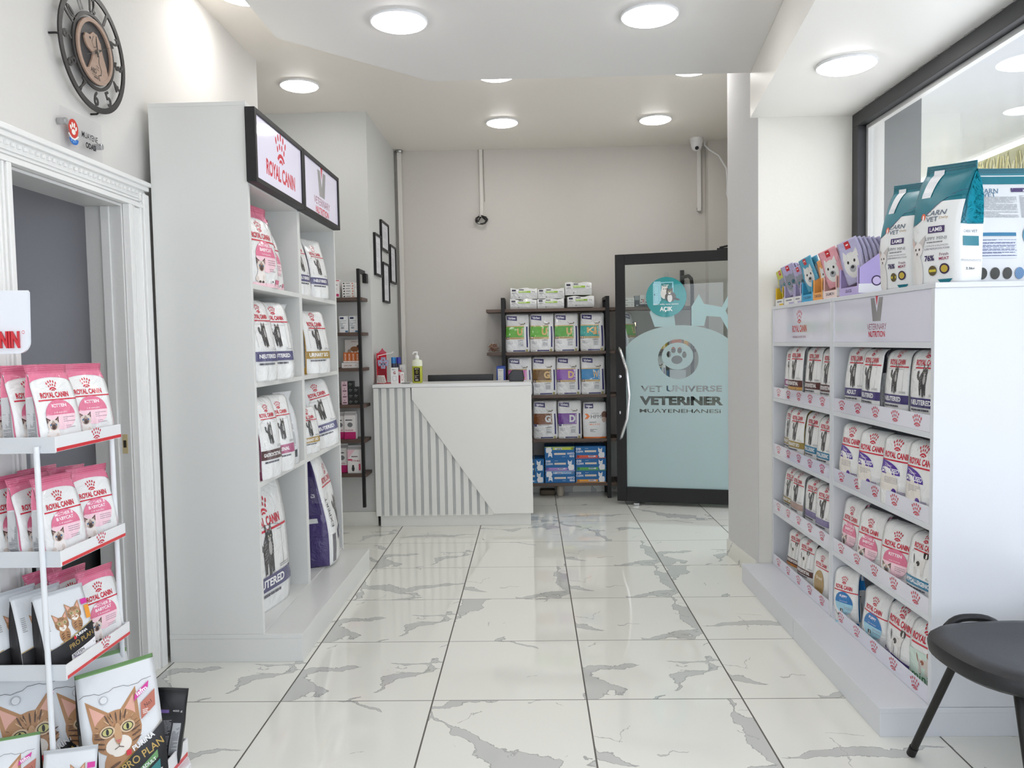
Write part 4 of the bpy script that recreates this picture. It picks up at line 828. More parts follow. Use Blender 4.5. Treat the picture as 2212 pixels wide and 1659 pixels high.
for bi, (a, b) in enumerate(((2.682, 3.535), (3.58, 4.405))):
    for zi, z in enumerate(TIER+(1.366,)):
        sh = part(MB().box(X0+.001, a, z-.021 if zi != 3 else .1035, X1-.012, b, z, RW), 'shelf', pa=t)
        if zi < 4:
            lp = MB().box(X0+.002, a+.003, z+.0005, X0+.006, b-.003, z+.06, (222, 222, 234)); n = 5; art = []
            for i in range(n):
                art += crown((i-(n-1)/2)*(b-a)/n*.98, .001, .046, big=1.3)
            ym = (a+b)/2; zc = z+.03
            put(lp, art, lambda x, y, l: (X0+.0018-.00002*l, ym-x, zc+y))
            part(lp, 'shelf_lip', 'acrylic_print', sh, bevel=0, recalc=False)
    hp = MB().box(X0+.004, a, 1.3665, X0+.01, b, 1.5475, (222, 222, 236)); ym = (a+b)/2
    art = vee(0, .035, .11)+[T('VETERINARY', 0, -.033, w=.17, h=.024, col=(150, 70, 96)), T('NUTRITION', 0, -.062, w=.145, h=.024, col=RED, bold=.03)] if bi == 0 else logo(-.0, -.025, .21, tag_=True)
    put(hp, art, lambda x, y, l: (X0+.0038-.00002*l, ym-x, 1.46+y))
    part(hp, 'header_panel', 'acrylic_print', t, bevel=0, recalc=False)
BX = 1.43
TH = (.283, .268, .25, .242)
def RB(key, y, ti, label, dx=0, deg=-84, **k):
    zt = max(v.co.z for v in BAGS[key][0].vertices); k['sz'] = TH[ti]*(1+.02*math.sin(y*37))/zt; deg += 3.5*math.sin(y*91)
    return place(key, label, 'food bags in the low cabinet', (BX+dx, y, TIER[ti]+.0005), deg, **k)
B_, A_ = 'stool-end bay', 'pillar-end bay'
RB('v_maroon', 4.24, 0, 'white bag with mauve band, against the pillar-end panel, top tier'); RB('v_gastro', 4.12, 0, 'white bag with brown and orange band beside the mauve one, top tier', -.02, -80)
RB('v_gastro2', 3.92, 0, 'white bag with plain brown band in the middle of the pillar-end bay, top tier', 0, -80); RB('v_gastro2', 3.72, 0, 'white bag with brown band touching the centre divider, pillar-end bay, top tier')
RB('v_adult', 3.41, 0, 'white bag with violet adult band beside the centre divider, top tier'); RB('v_neut', 3.22, 0, 'white bag with violet neutered band, second from centre divider, top tier', -.015, -88)
RB('v_neut2', 3.03, 0, 'white bag with violet neutered band, third from centre divider, top tier'); RB('v_neut', 2.81, 0, 'white bag with violet neutered band at the stool end, top tier', 0, -80)
RB('v_urin', 4.27, 1, 'white bag with olive-gold band against the pillar-end panel, second tier', 0, -88); RB('v_urin', 4.12, 1, 'white bag with olive-gold band, second from pillar end, second tier', -.015, -78)
RB('v_hypo', 3.93, 1, 'white bag with blue band, third from pillar end, second tier'); RB('v_hypo', 3.73, 1, 'white bag with blue band touching the centre divider, second tier', -.01)
RB('s_a', 3.40, 1, 'white bag with purple quarter disc beside the centre divider, second tier', -.02); RB('s_b', 3.20, 1, 'white bag with purple quarter disc, second from centre divider', -.02, -80)
RB('s_a', 2.98, 1, 'white bag with purple quarter disc, third from centre divider', -.02, -78); RB('s_b', 2.79, 1, 'white bag with purple quarter disc at the stool end', -.02)
RB('v_urin', 4.27, 2, 'white bag with olive-gold band against the pillar-end panel, third tier'); RB('v_pale', 4.12, 2, 'white bag with pale beige band, second from pillar end, third tier', -.01)
RB('v_lilac', 3.92, 2, 'white bag with lilac band in the pillar-end bay, third tier', 0, -80); RB('v_lilac', 3.74, 2, 'white bag with lilac band touching the centre divider, third tier', -.01)
RB('p_babyf', 3.42, 2, 'pink and white kitten bag beside the centre divider, third tier', -.01, -86, s=.93); RB('p_babyf', 3.21, 2, 'pink and white kitten bag, second from centre divider, third tier', -.02, -80, s=.93)
RB('p_kittenf', 2.99, 2, 'white bag with pink kitten dome, third from centre divider', -.01, -80); RB('v_doghypo', 2.79, 2, 'white dog food bag with blue band at the stool end, third tier', -.015, -84)
RB('v_doggastro', 4.18, 3, 'white dog food bag with brown and orange band at the pillar end, bottom tier', 0, -78); RB('v_doggastro2', 3.99, 3, 'white dog food bag with brown band, middle of pillar-end bay, bottom tier', -.01, -76)
RB('d_breed', 3.77, 3, 'white bag with tan oval and brown sides, touching the centre divider', -.01, -80)
RB('b_puppy2', 3.44, 3, 'blue and white puppy food bag beside the centre divider, bottom tier', -.02, -70, roll=-5); RB('b_puppy', 3.18, 3, 'blue and white puppy food bag, second from centre divider, bottom tier', -.01, -82)
RB('d_adult', 2.96, 3, 'white bag picturing a small black and white dog, bottom tier', -.01, -86); RB('d_mini', 2.78, 3, 'pale green and white bag at the stool end, bottom tier', 0, -84, s=.93)
# teal bags on top
TZ = 1.567
place('t_a', 'teal and white dog food bag farther from the stool end, on the low cabinet', 'teal dog food bags', (1.44, 3.02, TZ), -78, s=.95)
place('t_b', 'tall teal and white dog food bag picturing a chihuahua, at the cabinet end', 'teal dog food bags', (1.462, 2.785, TZ), -72)
place('t_back', 'large teal-topped bag with printed silver back facing the room, on the cabinet', 'teal dog food bags', (1.68, 2.80, TZ), 6)
# treat boxes with pouches
def treatbox(y0, y1, cols, label, word, ring=True, h=.10, hb=.17, wd=.15, x0=1.372):
    t = empty('treat_box', (x0, (y0+y1)/2, TZ), label, 'box', 'treat display boxes on the low cabinet'); a, b = y0, y1; c1, c2 = cols; K = (150, 116, 76); th = .003
    m = MB(); lw = (236, 236, 234)
    zf = .035
    m.box(x0, a, TZ, x0+th, b, TZ+zf, c2).box(x0, a, TZ+zf, x0+th, a+.014, TZ+h, c1).box(x0, b-.014, TZ+zf, x0+th, b, TZ+h, c1)
    for yy in (a, b-th):
        m.add([(x0, yy, TZ), (x0+wd, yy, TZ), (x0+wd, yy, TZ+hb), (x0+.06, yy, TZ+h+.03), (x0, yy, TZ+h*.9)], [(0, 1, 2, 3, 4)], c1); m.add([(x0, yy+th, TZ), (x0+wd, yy+th, TZ), (x0+wd, yy+th, TZ+hb), (x0+.06, yy+th, TZ+h+.03), (x0, yy+th, TZ+h*.9)], [(4, 3, 2, 1, 0)], K)
    m.box(x0+wd-th, a+th, TZ, x0+wd, b-th, TZ+hb, K).box(x0+th, a+th, TZ, x0+wd-th, b-th, TZ+.002, K)
    art = [T(word, 0, 0, w=min((b-a)*.7, .016*len(word)), h=.013, col=(60, 54, 90), bold=.01)] if word else [lines(-(b-a)*.3, -.004, (b-a)*.3, .006, 1, (130, 128, 140), .7, 3), Rc(0, -.018, (b-a)*.48, -.009, c1, 1)]
    put(m, art, lambda x, y, l: (x0-.0003, (a+b)/2-x, TZ+.019+y))
    sd = [Rc(-.075, -.05, .075, -.012, (236, 236, 240), 1)]
    if ring: sd += [El(0, .0, .022, .022, (58, 40, 84)), El(0, .0, .0165, .0165, (212, 196, 232))]
    put(m, sd, lambda x, y, l: (x0+.075+x, a-.0003-.00002*l, TZ+.055+y))
    part(m, 'carton', 'card', t, bevel=0, recalc=False); return t
def pouch_kind(key, col, pic, seed, W=.105, H=.17):
    y = lambda t: t*H/W; g = (140, 146, 156)
    a = [Rc(-.12, y(.80), .12, y(.97), (196, 44, 54)), Rc(-.06, y(.86), .06, y(.92), (240, 236, 230))]
    if pic == 'cat': a += [El(0, y(.38), .44, .5, g), Pg([(-.4, y(.5)), (-.36, y(.72)), (-.1, y(.62))], g), Pg([(.1, y(.62)), (.36, y(.72)), (.4, y(.5))], g), El(.15, y(.42), .12, .11, (50, 60, 66)), El(.15, y(.42), .085, .08, (90, 150, 170)), El(.15, y(.42), .035, .04, (20, 24, 28)), El(-.2, y(.40), .1, .09, (50, 60, 66)), El(-.2, y(.40), .06, .06, (90, 150, 170)), El(0, y(.27), .07, .05, (80, 74, 80)), lines(-.3, y(.12), .3, y(.2), 3, (200, 204, 210), .4, 2)]
    else: a += [El(0, y(.42), .36, .48, (222, 222, 220)), El(-.14, y(.5), .05, .06, (50, 46, 46)), El(.16, y(.5), .05, .06, (50, 46, 46)), El(.02, y(.34), .16, .14, (170, 172, 176)), El(.02, y(.37), .08, .06, (40, 40, 44)), Pg([(-.36, y(.55)), (-.3, y(.78)), (-.12, y(.66))], (222, 222, 220)), Pg([(.12, y(.66)), (.32, y(.78)), (.38, y(.55))], (222, 222, 220))]
    kind(key, W, H, .014, base_plain(col, col, None, tuple(int(v*.45) for v in col)), a, (), seal=0, seed=seed, wr=.003)
LV = (178, 172, 206)
pouch_kind('pc_lime', (196, 200, 60), 'cat', 101); pouch_kind('pc_grey', LV, 'cat', 102); pouch_kind('pd_blue', (84, 160, 190), 'dog', 103); pouch_kind('pd_pink', (224, 160, 170), 'dog', 104); pouch_kind('pd_lilac', (184, 180, 212), 'dog', 105); pouch_kind('pd_orange', (226, 160, 100), 'dog', 106)
treatbox(4.27, 4.40, ((232, 192, 40), (236, 236, 232)), 'yellow treat box at the pillar end of the low cabinet top', ''); treatbox(4.10, 4.255, ((190, 182, 222), (236, 236, 232)), 'white-fronted lilac treat box holding grey cat pouches', '')
treatbox(3.99, 4.095, ((184, 176, 216), (236, 236, 236)), 'narrow white and lilac treat box between the cat pouches', ''); treatbox(3.83, 3.98, ((66, 170, 214), (66, 170, 214)), 'bright blue treat box holding a blue dog pouch', 'CHICKEN')
treatbox(3.70, 3.822, ((236, 168, 90), (236, 168, 90)), 'orange treat box between the blue and the salmon pink boxes', 'CHICKEN'); treatbox(3.53, 3.69, ((232, 186, 180), (240, 220, 214)), 'salmon pink treat box holding pink dog pouches', 'SALMON')
treatbox(3.30, 3.50, ((186, 170, 222), (190, 176, 224)), 'large lilac treat box beside the teal bags', 'DUCK', h=.12, hb=.23, wd=.17)
def pouches(key, n, ys, x, label, deg=-80, dxs=.014, tilt=-14, s=1.0, z=.055):
    R = random.Random(len(label))
    for i in range(n):
        place(key, label % ('frontmost' if i == 0 else ('second', 'third', 'fourth', 'fifth', 'sixth', 'seventh')[i-1]) if '%s' in label else label, 'treat pouches: '+label[:18], (x+.022+dxs*i, ys+R.uniform(-.004, .004)-.008, TZ+z), deg+R.uniform(-4, 4), s=s*.86, tilt=tilt+4+i*1.2, roll=-13, name='treat_pouch', cat='pouch')
pouches('pc_lime', 5, 4.335, 1.388, 'lime green cat pouch, %s in the yellow box', -76, .02, 6); pouches('pc_grey', 6, 4.175, 1.388, 'grey cat pouch, %s in the white-fronted lilac box', -68, .017, 10, 1.1)
pouches('pc_grey', 4, 4.04, 1.39, 'grey cat pouch, %s in the narrow lilac box', -70, .02, 10, .95); pouches('pd_blue', 2, 3.905, 1.385, 'blue dog pouch, %s in the bright blue box', -74, .03, 8, 1.15)
pouches('pd_orange', 3, 3.76, 1.40, 'orange dog pouch, %s in the orange box', -76, .03, 2, 1.0); pouches('pd_pink', 4, 3.61, 1.385, 'pink dog pouch, %s in the salmon box', -74, .026, 8, 1.2)
pouches('pd_lilac', 6, 3.40, 1.39, 'pale lilac dog pouch, %s in the large lilac box', -70, .022, 6, 1.3)

# ================================================================== RECEPTION COUNTER
t = empty('reception_counter', (-.6, 5.85, 0), 'white reception counter with slatted front and a diagonal smooth panel', 'counter')
DW = (230, 230, 226); Yf = 5.85
part(MB().box(-1.172, Yf+.02, 0, -.022, Yf+.34, .092, DW), 'plinth', pa=t)
part(MB().box(-1.195, Yf+.014, .092, -.004, Yf+.034, 1.067, (214, 216, 216)).box(-1.195, Yf+.034, .092, -1.175, Yf+.34, 1.067, DW).box(-.024, Yf+.034, .092, -.004, Yf+.34, 1.067, DW), 'body', pa=t)
part(MB().box(-1.2, Yf-.03, 1.067, .0, Yf+.35, 1.092, (232, 233, 233)), 'worktop', pa=t, bevel=.002)
part(MB().prism([(-.904, 1.066), (-.003, 1.066), (-.003, .1), (-.299, .1), (-.904, .978)], Yf-.028, Yf+.0135, 'y', (232, 232, 228)), 'front_panel', pa=t, bevel=.0012)
for i in range(15):
    x = -1.197+i*.0608; w_ = .039; top0 = 1.066
    def lim(xx): return 1.066 if xx < -.906 else .978-(xx+.904)*(.878/.605)
    zt0, zt1 = min(1.066, lim(x)), min(1.066, lim(x+w_))
    if x < -.906 <= x+w_: zt0 = zt1 = 1.066; w_ = -.906-x
    if zt1 < .12: zt1 = .12
    part(MB().prism([(x, .088), (x+w_, .088), (x+w_, zt1-.002), (x, zt0-.002)], Yf-.018, Yf+.0135, 'y', DW), 'slat', pa=t, bevel=.001)
part(MB().tube([(.001, 5.95, 1.09), (.012, 5.96, 1.05), (.01, 6.0, .9), (.006, 6.05, .6), (.012, 6.08, .35)], .003, (24, 24, 24)), 'cable', 'plastic', t, bevel=0)
CT = 1.0925
# soap dispenser
t = empty('soap_dispenser', (-.883, 6.0, CT), 'clear pump bottle of yellow liquid with black label on the counter', 'bottle')
MB().lathe([(.001, 0), (.036, 0), (.040, .006), (.040, .125), (.036, .138), (.0355, .139)], WHITE, 28, sx=1, sy=.7).build('liquid', 'soap', t, smooth=True)
MB().lathe([(.0402, .13), (.0402, .165), (.036, .176), (.016, .180), (.016, .19), (.001, .19)], (232, 236, 214), 28, sx=1, sy=.7).build('shoulder', 'plastic', t, smooth=True)
lb = MB(); art = [Rc(-.025, .012, .025, .118, (34, 26, 22), 200), lines(-.015, .103, .015, .111, 1, (220, 210, 190), .8, 4), El(0, .085, .012, .012, (176, 160, 60)), El(0, .085, .007, .007, (90, 100, 40)), lines(-.018, .035, .018, .062, 4, (214, 204, 184), .3), lines(-.013, .018, .013, .026, 1, (236, 236, 230), .8, 5)]
put(lb, art, lambda x, y, l: (.0408*math.sin(x/.0408*1.0)+0, -.0408*.7*math.cos(x/.0408)-.0004-.00002*l, y)); lb.build('label', 'paper', t, recalc=False)
MB().lathe([(.016, .19), (.016, .2), (.012, .212), (.005, .214), (.005, .232), (.001, .232)], (242, 242, 240), 20).tube([(.006, 0, .236), (-.012, 0, .238), (-.026, -.002, .236), (-.032, -.003, .222)], [.006, .006, .005, .004], (242, 242, 240)).build('pump', 'plastic', t, smooth=True)
# monitor behind the counter
t = empty('computer_monitor', (-.60, 6.28, .78), 'black monitor top edge rising behind the counter', 'monitor')
MB().box(-.24, 0, .02, .29, .03, .36, (16, 16, 17)).build('housing', 'plastic', t, bevel=.004); MB().box(-.23, .03, .03, .28, .032, .335, (30, 34, 40)).build('screen', 'acrylic_print', t)
MB().box(-.02, .0, -.02, .06, .02, .05, (16, 16, 17)).box(-.1, -.08, -.03, .14, .1, -.018, (16, 16, 17)).build('stand', 'plastic', t)
tag(MB().box(-1.17, 6.20, .738, -.03, 6.60, .762, DW).build('staff_shelf', 'laminate'), 'white inner desk board behind the reception counter', 'desk')
# card terminal
t = empty('card_terminal', (-.115, 6.0, CT), 'small black card terminal on the counter end with a thin cable', 'terminal')
m = MB().prism([(-.055, 0), (.055, 0), (.06, .03), (.05, .085), (-.03, .09), (-.065, .045)], -.04, .04, 'y', (24, 24, 26)); m.build('housing', 'plastic', t, bevel=.006)
m = MB()
for i in range(4): m.box(-.045+.004*i, -.0425, .02+i*.016, .045, -.0402, .027+i*.016, (44, 44, 48))
m.build('grille', 'plastic', t)
# binder
t = empty('ring_binder', (-.262, 6.62, .92), 'blue ring binder with white spine label standing behind the counter', 'binder')
MB().box(-.035, 0, 0, .035, .24, .27, (30, 70, 160)).build('cover', 'plastic', t, bevel=.002)
m = MB().box(-.024, -.0015, .03, .024, -.0003, .25, (226, 226, 224)); put(m, [T('Paper', 0, .235, w=.036, h=.012, col=(70, 70, 80)), lines(-.015, .13, .015, .2, 3, (150, 150, 156), .15), lines(-.018, .05, .018, .08, 2, (60, 60, 66), .7)], lambda x, y, l: (x, -.0017-.00002*l, y)); m.build('spine_label', 'paper', t, recalc=False)
# red counter stand with leaflets and blister cards
t = empty('leaflet_stand', (-1.13, 6.0, CT), 'red counter display stand with a pointed crest and white hook arm', 'stand')
rd = (206, 24, 52)
m = MB().prism([(-.062, .0), (.0, .0), (.0, .24), (-.018, .255), (-.031, .275), (-.044, .255), (-.062, .24)], .05, .056, 'y', (196, 84, 104)).box(-.062, -.03, 0, -.058, .05, .235, rd).box(-.058, .04, 0, .0, .05, .23, rd).box(-.058, -.03, 0, .06, .04, .006, rd).box(-.0581, -.0, .006, .0, .004, .11, (150, 12, 34)).box(.052, -.03, 0, .06, -.026, .1, rd)
m.build('panel', 'plastic', t, recalc=False)
MB().tube([(-.05, -.03, .20), (-.05, -.034, .215), (.0, -.038, .225), (.06, -.04, .235), (.07, -.04, .245)], .0035, (240, 240, 240)).build('hook_arm', 'plastic', t, smooth=True)
def slip(x, y, z, w, h, dp, c, lab, name, cat_, art=(), rz=0, ry=0, grp=None, mt='card', rx=0):
    m = MB().box(-w/2, 0, 0, w/2, dp, h, c); put(m, list(art), lambda a, b, l: (a, -.0003-.00002*l, b))
    o = m.build(name, mt, recalc=False); o.location = (x, y, z); o.rotation_euler = (math.radians(rx), math.radians(ry), math.radians(rz)); tag(o, lab, cat_, grp); return o
for i, (dx, ry) in enumerate(((-.046, 6), (-.03, 2), (-.014, -10), (.004, -14))):
    slip(-1.13+dx, 5.945-.004*i, CT+.007, .026, .058, .004, (222, 214, 208), 'folded beige leaflet in the red counter stand' if i else 'beige leaflet at the outer edge of the red counter stand', 'leaflet', 'leaflet', [lines(-.01, .006, .01, .052, 9, (150, 120, 112), .4, i)], ry=ry, grp='beige leaflets in the red stand')
for i in range(6):
    slip(-1.165+.021*(i % 3), 5.985-.008*(i//3), CT+.135+.026*(i % 2)-.02*(i//3), .034, .042, .003, (176, 180, 206), 'small silvery sachet with red print in the red counter stand', 'sachet', 'sachet', [El(0, .02, .006, .005, (206, 50, 70)), lines(-.014, .03, .014, .04, 2, (120, 124, 160), .4, i), lines(-.014, .004, .014, .012, 2, (140, 144, 176), .4, i+9)], ry=(-6, 2, 7)[i % 3], grp='silvery sachets in the red stand', mt='film')
o = slip(-1.055, 5.96, CT, .054, .122, .03, (238, 238, 238), 'white card holder with a large G, standing on the counter', 'card_holder', 'sign', [T('G', 0, .082, w=.018, h=.022, col=(150, 60, 60), bold=.05), Ln([(-.014, .022), (.014, .022), (.014, .056), (-.014, .056)], .002, (60, 60, 64), True), lines(-.018, .1, .018, .112, 2, (70, 90, 110), .5), T('.....', 0, .012, w=.026, h=.003, col=(200, 150, 60))])
slip(-1.035, 6.02, CT, .04, .10, .03, (206, 40, 70), 'slim red box standing behind the white card holder', 'medicine_box', 'box', [Rc(-.015, .06, .015, .09, (236, 220, 222), 1)])
slip(-1.0, 5.99, CT, .03, .085, .03, (236, 234, 232), 'small white box with red scrawl beside the red slim box', 'medicine_box', 'box', [El(0, .045, .009, .026, (200, 120, 120)), El(0, .045, .006, .02, (236, 234, 232))])
slip(-1.01, 6.07, CT, .045, .14, .04, (214, 218, 216), 'pale grey-white box at the back of the counter display', 'medicine_box', 'box', [lines(-.015, .08, .015, .12, 3, (150, 155, 155), .4)])
for x, c_, lb in ((-1.085, (40, 130, 200), 'light blue capped spray can behind the sachets'), (-1.045, (44, 50, 150), 'dark blue capped spray can behind the sachets')):
    t = empty('spray_can', (x, 6.11, CT), lb, 'can')
    MB().lathe([(.001, 0), (.019, 0), (.019, .15), (.017, .155)], (60, 66, 90), 20).build('can_body', 'plastic', t, smooth=True); MB().lathe([(.019, .151), (.019, .195), (.016, .2), (.001, .2)], c_, 20).build('cap', 'plastic', t, smooth=True)
tag(MB().box(-.995, 5.9, CT+.0003, -.93, 5.95, CT+.006, (110, 112, 112)).build('business_card_tray', 'plastic', bevel=.001), 'flat grey card tray lying on the counter beside the soap bottle', 'tray')

# ================================================================== wall-mounted ladder shelf in the alcove
BK = (26, 25, 25)
t = empty('ladder_shelf', (-1.5, 5.92, 0), 'black ladder shelf with dark wooden boards fixed in the alcove', 'shelf'); Ys = 5.72
for x in (-1.275, -2.2):
    part(MB().box(x, Ys, .18, x+.022, Ys+.03, 1.955, BK).box(x, Ys+.03, 1.925, x+.022, 5.928, 1.955, BK), 'post', 'black_metal', t)
part(MB().box(-1.262, 5.86, 1.86, -1.232, 5.928, 1.93, BK), 'wall_bracket', 'black_metal', t)
LZ = (1.745, 1.487, 1.223, .95, .69, .433)
for z in LZ: part(MB().box(-2.25, Ys-.03+.032, z-.024, -1.24, 5.925, z, (96, 76, 66)), 'shelf_board', 'wood', t)
def lab_(n): return n
def bx(x, y, z, w, h, dp, c, lab, art=(), name='medicine_box', cat_='box', grp=None, rz=0, side=None):
    m = MB().box(-w/2, 0, 0, w/2, dp, h, c); put(m, list(art), lambda a, b, l: (a, -.0003-.00002*l, b)); o = m.build(name, 'card', recalc=False); o.location = (x, y, z+.0004); o.rotation_euler = (0, 0, math.radians(rz)); tag(o, lab, cat_, grp); return o
for i in range(6): bx(-1.345-.003*(i % 2), 5.77, LZ[0]+i*.0192, .095, .0185, .12, (236, 234, 230), 'flat white medicine box, %s of the stack on the alcove shelf' % ('bottom', 'second', 'third', 'fourth', 'fifth', 'top')[i], [Rc(-.04, .005, -.028, .014, (50, 50, 60), 1), lines(-.02, .006, .015, .012, 1, (110, 110, 116), .8, i), El(.03, .0095, .005, .005, (210, 120, 90))], grp='flat boxes stacked on the alcove shelf')
bx(-1.445, 5.77, LZ[0], .06, .135, .08, (240, 236, 236), 'upright white box with a red edge beside the flat stack', [Rc(-.03, .125, .03, .131, (200, 40, 70), 1), lines(-.02, .06, .02, .1, 4, (90, 70, 80), .5), Rc(.0, .01, .025, .03, (206, 50, 110), 1)])
for x, q in ((-1.39, 'farther from'), (-1.315, 'nearer')): bx(x, 5.77, LZ[1], .066, .122, .06, (238, 240, 240), 'white medicine box with navy corner, %s the alcove post' % q, [Rc(-.028, .1, .0, .114, (40, 50, 90), 1), lines(-.028, .045, .02, .09, 6, (110, 124, 130), .4), Rc(.01, .002, .03, .014, (60, 110, 150), 1), El(-.01, .035, .014, .007, (150, 155, 158))], grp='navy-cornered boxes in the alcove')
bx(-1.345, 5.86, LZ[2], .125, .21, .02, (232, 228, 222), 'white display card picturing a cat above orange packs', [El(.01, .14, .032, .02, (150, 100, 60)), El(.04, .16, .014, .012, (90, 56, 44)), Rc(.0, .11, .006, .135, (150, 100, 60), 1), Rc(.025, .11, .031, .135, (150, 100, 60), 1), El(-.03, .12, .014, .02, (170, 150, 130)), T('ORACURE', .02, .197, w=.07, h=.012, col=(150, 60, 50))], name='display_card', cat_='card')
for i in range(4): bx(-1.39+i*.03, 5.79, LZ[2]+.04, .029, .075, .03, (206, 104, 42), 'orange pack, %s from the post in the white tray' % ('fourth', 'third', 'second', 'first')[i], [T('ORACURE', 0, .04, w=.05, h=.012, col=(244, 226, 206), rot=pi/2, bold=.02), Rc(-.0145, 0, .0145, .012, (240, 232, 226), 1)], grp='orange packs in the alcove tray')
bx(-1.348, 5.765, LZ[2], .13, .038, .085, (234, 230, 226), 'low white tray holding the orange packs', [T('ORACURE', -.02, .018, w=.06, h=.011, col=(150, 90, 70), bold=.02), T('V', .04, .02, w=.012, h=.01, col=(60, 60, 60))], name='display_tray', cat_='tray')
for i in range(2):
    for k in range(4 if i == 0 else 3): bx(-1.353+i*.0405, 5.77, LZ[3]+k*.0435, .0395, .043, .06, (32, 34, 34), 'small black box, %s row up, %s column by the alcove post' % (('bottom', 'second', 'third', 'top')[k], ('inner', 'outer')[i]), [Ln([(-.012, .02), (-.002, .028), (.002, .02), (.012, .024)], .002, (200, 206, 200)), lines(-.01, .01, .012, .014, 1, (140, 150, 140), .7)], grp='small black boxes in the alcove')
for k in range(4): bx(-1.399, 5.77, LZ[3]+k*.0435, .045, .043, .06, (226, 196, 204), 'small pink box, %s row up beside the black boxes' % ('bottom', 'second', 'third', 'top')[k], [Rc(-.013, .01, .015, .018, (110, 70, 90), 1), El(0, .03, .004, .004, (140, 110, 120))], grp='small pink boxes in the alcove')
def milk(x, y, z, w, h, dp, lab, low):
    t = empty('powder_carton', (x, y, z+.0005), lab, 'carton')
    c1 = (236, 232, 230)
    m = MB().box(-w/2, 0, 0, w/2, dp, h*.86, c1); m.add([(-w/2, 0, h*.86), (w/2, 0, h*.86), (w/2, dp, h*.86), (-w/2, dp, h*.86), (-w/2, dp/2-.004, h*.95), (w/2, dp/2-.004, h*.95), (w/2, dp/2+.004, h*.95), (-w/2, dp/2+.004, h*.95)], [(0, 1, 5, 4), (2, 3, 7, 6), (1, 2, 6, 5), (3, 0, 4, 7)], c1)
    art = ([Rc(-w/2, 0, w/2, h*.26, (196, 30, 110), 1), T('POWDER', -.005, h*.32, w=w*.7, h=.01, col=(190, 40, 90), bold=.02), El(0, h*.52, .02, .018, (120, 120, 122)), lines(-w*.4, h*.66, w*.4, h*.71, 1, (60, 60, 64), .8)] if low else
           [Pg([(-w/2, h*.5), (-w/2, h*.86), (w*.0, h*.86)], (236, 196, 206)), lines(-w*.25, h*.58, w*.3, h*.62, 1, (80, 50, 60), .8), T('KITTEN MILK', .004, h*.45, w=w*.6, h=.012, col=(180, 50, 80), bold=.02), Rc(-w*.48, h*.46, -w*.2, h*.52, (214, 60, 100), 1), El(-w*.15, h*.16, .011, .02, (50, 48, 50)), El(-w*.15, h*.26, .008, .009, (50, 48, 50)), Rc(w*.22, h*.1, w*.34, h*.34, (206, 70, 100), 1)])
    put(m, art, lambda a, b, l: (a, -.0004-.00002*l, b)); m.build('carton_body', 'card', t, recalc=False)
    MB().box(-w/2, dp/2-.003, h*.94, w/2, dp/2+.003, h, c1).build('top_fold', 'card', t)
milk(-1.365, 5.77, LZ[4], .085, .205, .06, 'white and magenta powder carton on the alcove shelf', True); milk(-1.445, 5.79, LZ[4], .07, .2, .06, 'magenta-based carton mostly hidden behind the tall cabinet, fifth board', True)
milk(-1.332, 5.765, LZ[5], .115, .205, .07, 'white kitten milk carton on the lowest alcove board', False); milk(-1.44, 5.80, LZ[5], .08, .215, .06, 'white and magenta carton behind the kitten milk, lowest alcove board', True)

# ================================================================== back ladder shelves
def ladder(xs, xl, xr, label, curved=False):
    t = empty('ladder_shelf', ((xl+xr)/2, 6.9, 0), label, 'shelf')
    for x in xs:
        if curved:
            part(MB().tube([(x, 6.86, 0), (x, 6.86, 1.86), (x-.005, 6.87, 1.92), (x-.02, 6.92, 1.95), (x-.03, 7.14, 1.955)], .016, BK, 10).box(x-.05, 7.13, 1.83, x-.015, 7.155, 2.02, BK), 'post', 'black_metal', t, smooth=True, bevel=0)
        else:
            part(MB().box(x, 6.85, 0, x+.034, 6.885, 1.785, BK).box(x, 6.885, 1.755, x+.034, 7.165, 1.785, BK).box(x, 7.12, 0, x+.034, 7.15, 1.755, BK), 'post', 'black_metal', t)
    for z in (1.685, 1.305, .922, .531, .137): part(MB().box(xl, 6.858 if not curved else 6.88, z-.026, xr, 7.155, z, (104, 84, 72)), 'shelf_board', 'wood', t)
    return t
ladder((-.258, .658), -.39, .742, 'black-framed ladder shelf full of bags against the back wall'); ladder((1.415,), .746, 1.45, 'ladder shelf with bent pipe post, seen through the glass door', True)
EZ = (1.685, 1.305, .922, .531, .137)
def EB(key, x, ti, label, deg=0, s=1.0, y=6.93, **k): place(key, label, 'food bags on the back shelf', (x, y, EZ[ti]), deg, s=s, **k)
for k_, x, l_ in (('E_g1', -.118, 'green-block bag beside the frame post, upper row of the back shelf'), ('E_g2', .100, 'green-block bag, second in the upper row'), ('E_g3', .315, 'green-block bag, third in the upper row, creased low'), ('E_kj', .545, 'bag with teal and orange blocks, upper row of the back shelf')): EB(k_, x, 1, l_, (2, -2, 3, -1)[int(x*4+1) % 4])
for k_, x, l_ in (('E_pink', -.10, 'pink-block bag half hidden by the card terminal'), ('E_brown', .115, 'dark brown-block bag with crumpled top, middle row'), ('E_purple', .33, 'purple-block bag with letter D, middle row'), ('E_blue', .545, 'blue-block bag with letter W, middle row')): EB(k_, x, 2, l_, (-2, 2, 0, 3)[int(x*4+1) % 4])
for k_, x, l_ in (('E_brown2', .118, 'brown-block bag with grey letter G, lower row'), ('E_purple2', .335, 'purple-block bag with grey letter D, lower row'), ('E_hpm', .555, 'white bag with orange arrow and orange base, lower row')): EB(k_, x, 3, l_, 0)
for k_, x, z, l_ in (('E_g1', .86, 1, 'bag on the upper row behind the glass door edge'), ('E_purple', .86, 2, 'bag on the middle row behind the glass door edge'), ('E_hpm', .86, 3, 'orange and brown bag behind the glass door edge'), ('E_blue', 1.09, 2, 'blue-block bag behind the frosted glass')): EB(k_, x, z, l_, 62 if x < .9 else 0)
